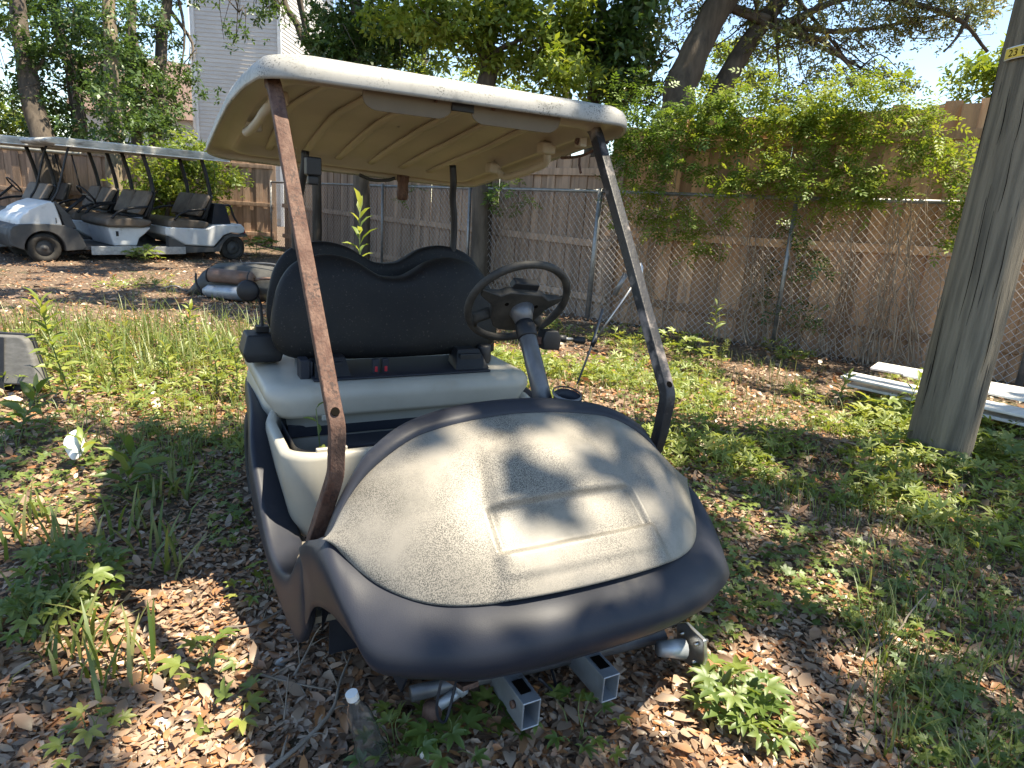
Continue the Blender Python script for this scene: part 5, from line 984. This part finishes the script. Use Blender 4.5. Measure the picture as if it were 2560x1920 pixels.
p, r_ = polar(13000, 3.6, 7.5, -38, 8, power=1.); k = (np.abs(r_ - 5.0 - .5 * np.sin(p[:, 0] * 2)) < 1.25) & (vnoise(p, 2.3, 9) * .6 + vnoise(p, 6, 5) * .4 > .50) & notcart(p) & fencefree(p); p = p[k]
cover('sunny_weeds', p, rng.random(len(p)) ** 2 * .12, PALMN, .055 * rng.uniform(.6, 1.5, len(p)), 'weed', 'yellow green weeds in the sunny strip right of the cart', 'ground cover', (.15, .45))
tufts('tall_grass', gc, 70, .34, 'tall bleached grass in the sunny patch left of the cart', .22, .004)
gc = [gh(u, v) for u, v in ((230, 1400), (60, 1330), (30, 1380), (280, 1700), (400, 1420), (160, 1620), (420, 1250), (350, 1330), (240, 1640), (20, 1560))]
tufts('near_grass', gc, 16, .20, 'broad dark grass blades in the shade at lower left', .07, .007)
p, r_ = polar(1700, 1.8, 9); p = p[notcart(p) & fencefree(p) & (vnoise(p, 1.7, 6) + .35 * (np.abs(r_ - 5.4) < 1.6) > np.where(r_ < 3.3, .86, .55))]; tufts('thin_grass', p, 10, .14, 'thin grass blades scattered through the litter', .06, .0025)
# ================================================================ single weeds one can point at
def weed(u, v, h_, nl, ll, label, style='lance', mat='weed', lean=(0, 0), P0=None, spread=1.):
    b = gh(u, v) if P0 is None else np.array(P0); b = np.array((b[0], b[1], hz1(b[0], b[1]))); r = empty('weed', tuple(b), label=label, cat='weed', group='single weeds')
    S = [np.array((lean[0] * t_ ** 1.5 + .012 * math.sin(5 * t_ + u), lean[1] * t_ ** 1.5 + .012 * math.cos(4 * t_ + v), h_ * t_)) for t_ in np.linspace(0, 1, 9)]
    G().tube(S, list(np.linspace(.0045, .0015, 9) * (h_ / .4) ** .5), 6).obj('stem', 'seedstem', r, smooth=True)
    t_ = np.linspace(.12 if style != 'top' else .6, 1, nl); pos = np.stack([np.interp(t_, np.linspace(0, 1, 9), [s[i] for s in S]) for i in range(3)], 1)
    yaw = np.arange(nl) * 2.399 + rng.normal(0, .2, nl); pitch = (.15 + .75 * t_ ** 3 if style == 'lance' else .1 + .3 * t_) + rng.normal(0, .12, nl)
    tm = leaf8(.26, .05, .12) if style in ('lance', 'top') else (PALM if style == 'palm' else leaf8(.10, .02, .1))
    sc = ll * spread * (1 - .45 * np.abs(t_ - .55)) * rng.uniform(.8, 1.15, nl)
    if style == 'palm':
        a_ = np.arange(nl) * 2.399; rr_ = np.sqrt((np.arange(nl) + .5) / nl) * h_ * .95 * rng.uniform(.75, 1.2, nl); pos = np.stack([rr_ * np.cos(a_), rr_ * np.sin(a_), h_ * (1 - .55 * (rr_ / h_) ** 2) * rng.uniform(.35, 1.05, nl)], 1)
        yaw = a_ + rng.normal(0, .6, nl); pitch = rng.normal(-.05, .3, nl); g_ = G()
        for q in pos[::2]: g_.tube([(q[0] * .25, q[1] * .25, 0), (q[0] * .6, q[1] * .6, q[2] * .75), q], [.0022, .0018, .0012], 4)
        g_.obj('stalks', 'seedstem', r)
    V, F, tt = scatter(tm[0], tm[1], pos, rotmats(yaw, pitch, rng.normal(0, .25, nl)), sc, rng.random(nl)); quickmesh('foliage', V, F, tt, mat, r); return r
weed(178, 1015, .60, 44, .15, 'tall leafy weed rising above the paper sheet on the left', lean=(-.12, .1))
weed(480, 880, .36, 26, .12, 'bright weed with pale pointed leaves in the tall grass', lean=(.0, .05))
weed(290, 980, .38, 26, .11, 'upright weed in the middle of the sunny grass')
weed(540, 990, .42, 28, .11, 'leafy weed close to the passenger side of the cart')
weed(590, 1000, .40, 28, .10, 'second leafy weed nearest the passenger side skirt')
weed(420, 960, .30, 22, .10, 'short weed between the sunny grass and the bare leaves')
pw = at(905, 520, 4.3); weed(905, 700, pw[2] - .05, 34, .17, 'pale green weed showing above the notch of the backrest', P0=(pw[0], pw[1], 0))
weed(1770, 905, .58, 12, .12, 'thin weed with a leaf tuft on a long bare stem', 'top')
weed(1745, 900, .22, 20, .10, 'bushy weed below the tall thin weed', 'palm')
weed(1806, 910, .26, 90, .05, 'narrow spiky weed like a bottle brush near the mesh', 'needle')
weed(2100, 1010, .24, 22, .11, 'weed growing in front of the white boards', lean=(.02, 0))
weed(2270, 1060, .36, 18, .12, 'tall weed against the pole in front of the white boards')
weed(2190, 1050, .2, 18, .12, 'leafy weed between the white boards and the pole', 'palm')
weed(1690, 880, .26, 20, .10, 'feathery weed right behind the cart strut', 'palm')
weed(215, 1180, .16, 9, .14, 'weed with pale leaves just below the paper sheet', 'lance')
weed(330, 1250, .20, 16, .17, 'broad leaved weed in the roof shadow left of the cart', 'lance', mat='cover')
weed(180, 1480, .17, 46, .065, 'bushy creeper clump at lower left', 'palm', mat='cover', spread=1.1)
weed(100, 1560, .14, 38, .06, 'dark creeper clump at the left edge', 'palm', mat='cover')
weed(60, 1100, .26, 20, .16, 'broad leaves under the grey cushion at the left edge', 'lance', mat='cover', lean=(.08, -.05))
weed(595, 1790, .08, 5, .07, 'five pale leaflets standing alone left of the long branch', 'palm')
weed(520, 1650, .10, 8, .07, 'small sprig on the lit leaves left of the cart', 'palm', mat='cover')
weed(660, 1480, .12, 14, .05, 'sprig with fine leaves beside the rocker panel', 'palm')
weed(1000, 1900, .12, 24, .05, 'leafy clump round the crushed bottle', 'palm', mat='cover')
weed(1110, 1885, .10, 12, .06, 'creeper rosette below the left frame rail', 'palm', mat='cover')
weed(1230, 1840, .08, 11, .055, 'dark leaflets in the shade under the left frame rail', 'palm', mat='cover')
weed(1830, 1800, .13, 34, .06, 'sunlit clump of lobed leaves at the bottom right of the cart', 'palm', mat='cover', spread=1.15)
weed(1900, 1860, .10, 22, .055, 'smaller clump of lobed leaves at the bottom edge', 'palm', mat='cover')
weed(225, 1850, .10, 9, .05, 'pale leaflets at the bottom left edge', 'palm')
weed(1440, 1880, .14, 12, .05, 'fine sprig below the right frame rail', 'palm', mat='cover')
weed(2480, 1150, .2, 44, .08, 'lush low plant right of the pole base', 'palm', mat='cover', spread=1.2)
weed(2400, 1190, .14, 30, .07, 'low plant in front of the pole base', 'palm', mat='cover')
weed(2290, 1150, .12, 22, .07, 'low leaves at the left foot of the pole', 'palm', mat='cover')
weed(640, 640, .5, 40, .14, 'shady weed clump beyond the scooter wreck', 'palm', mat='cover', spread=1.2)
weed(360, 655, .25, 24, .14, 'weed clump under the white cart step', 'palm', spread=1.1)
weed(690, 1140, .62, 6, .07, 'seedling growing up inside the open battery bay', 'top', P0=(-.40, 1.18, 0), mat='cover')
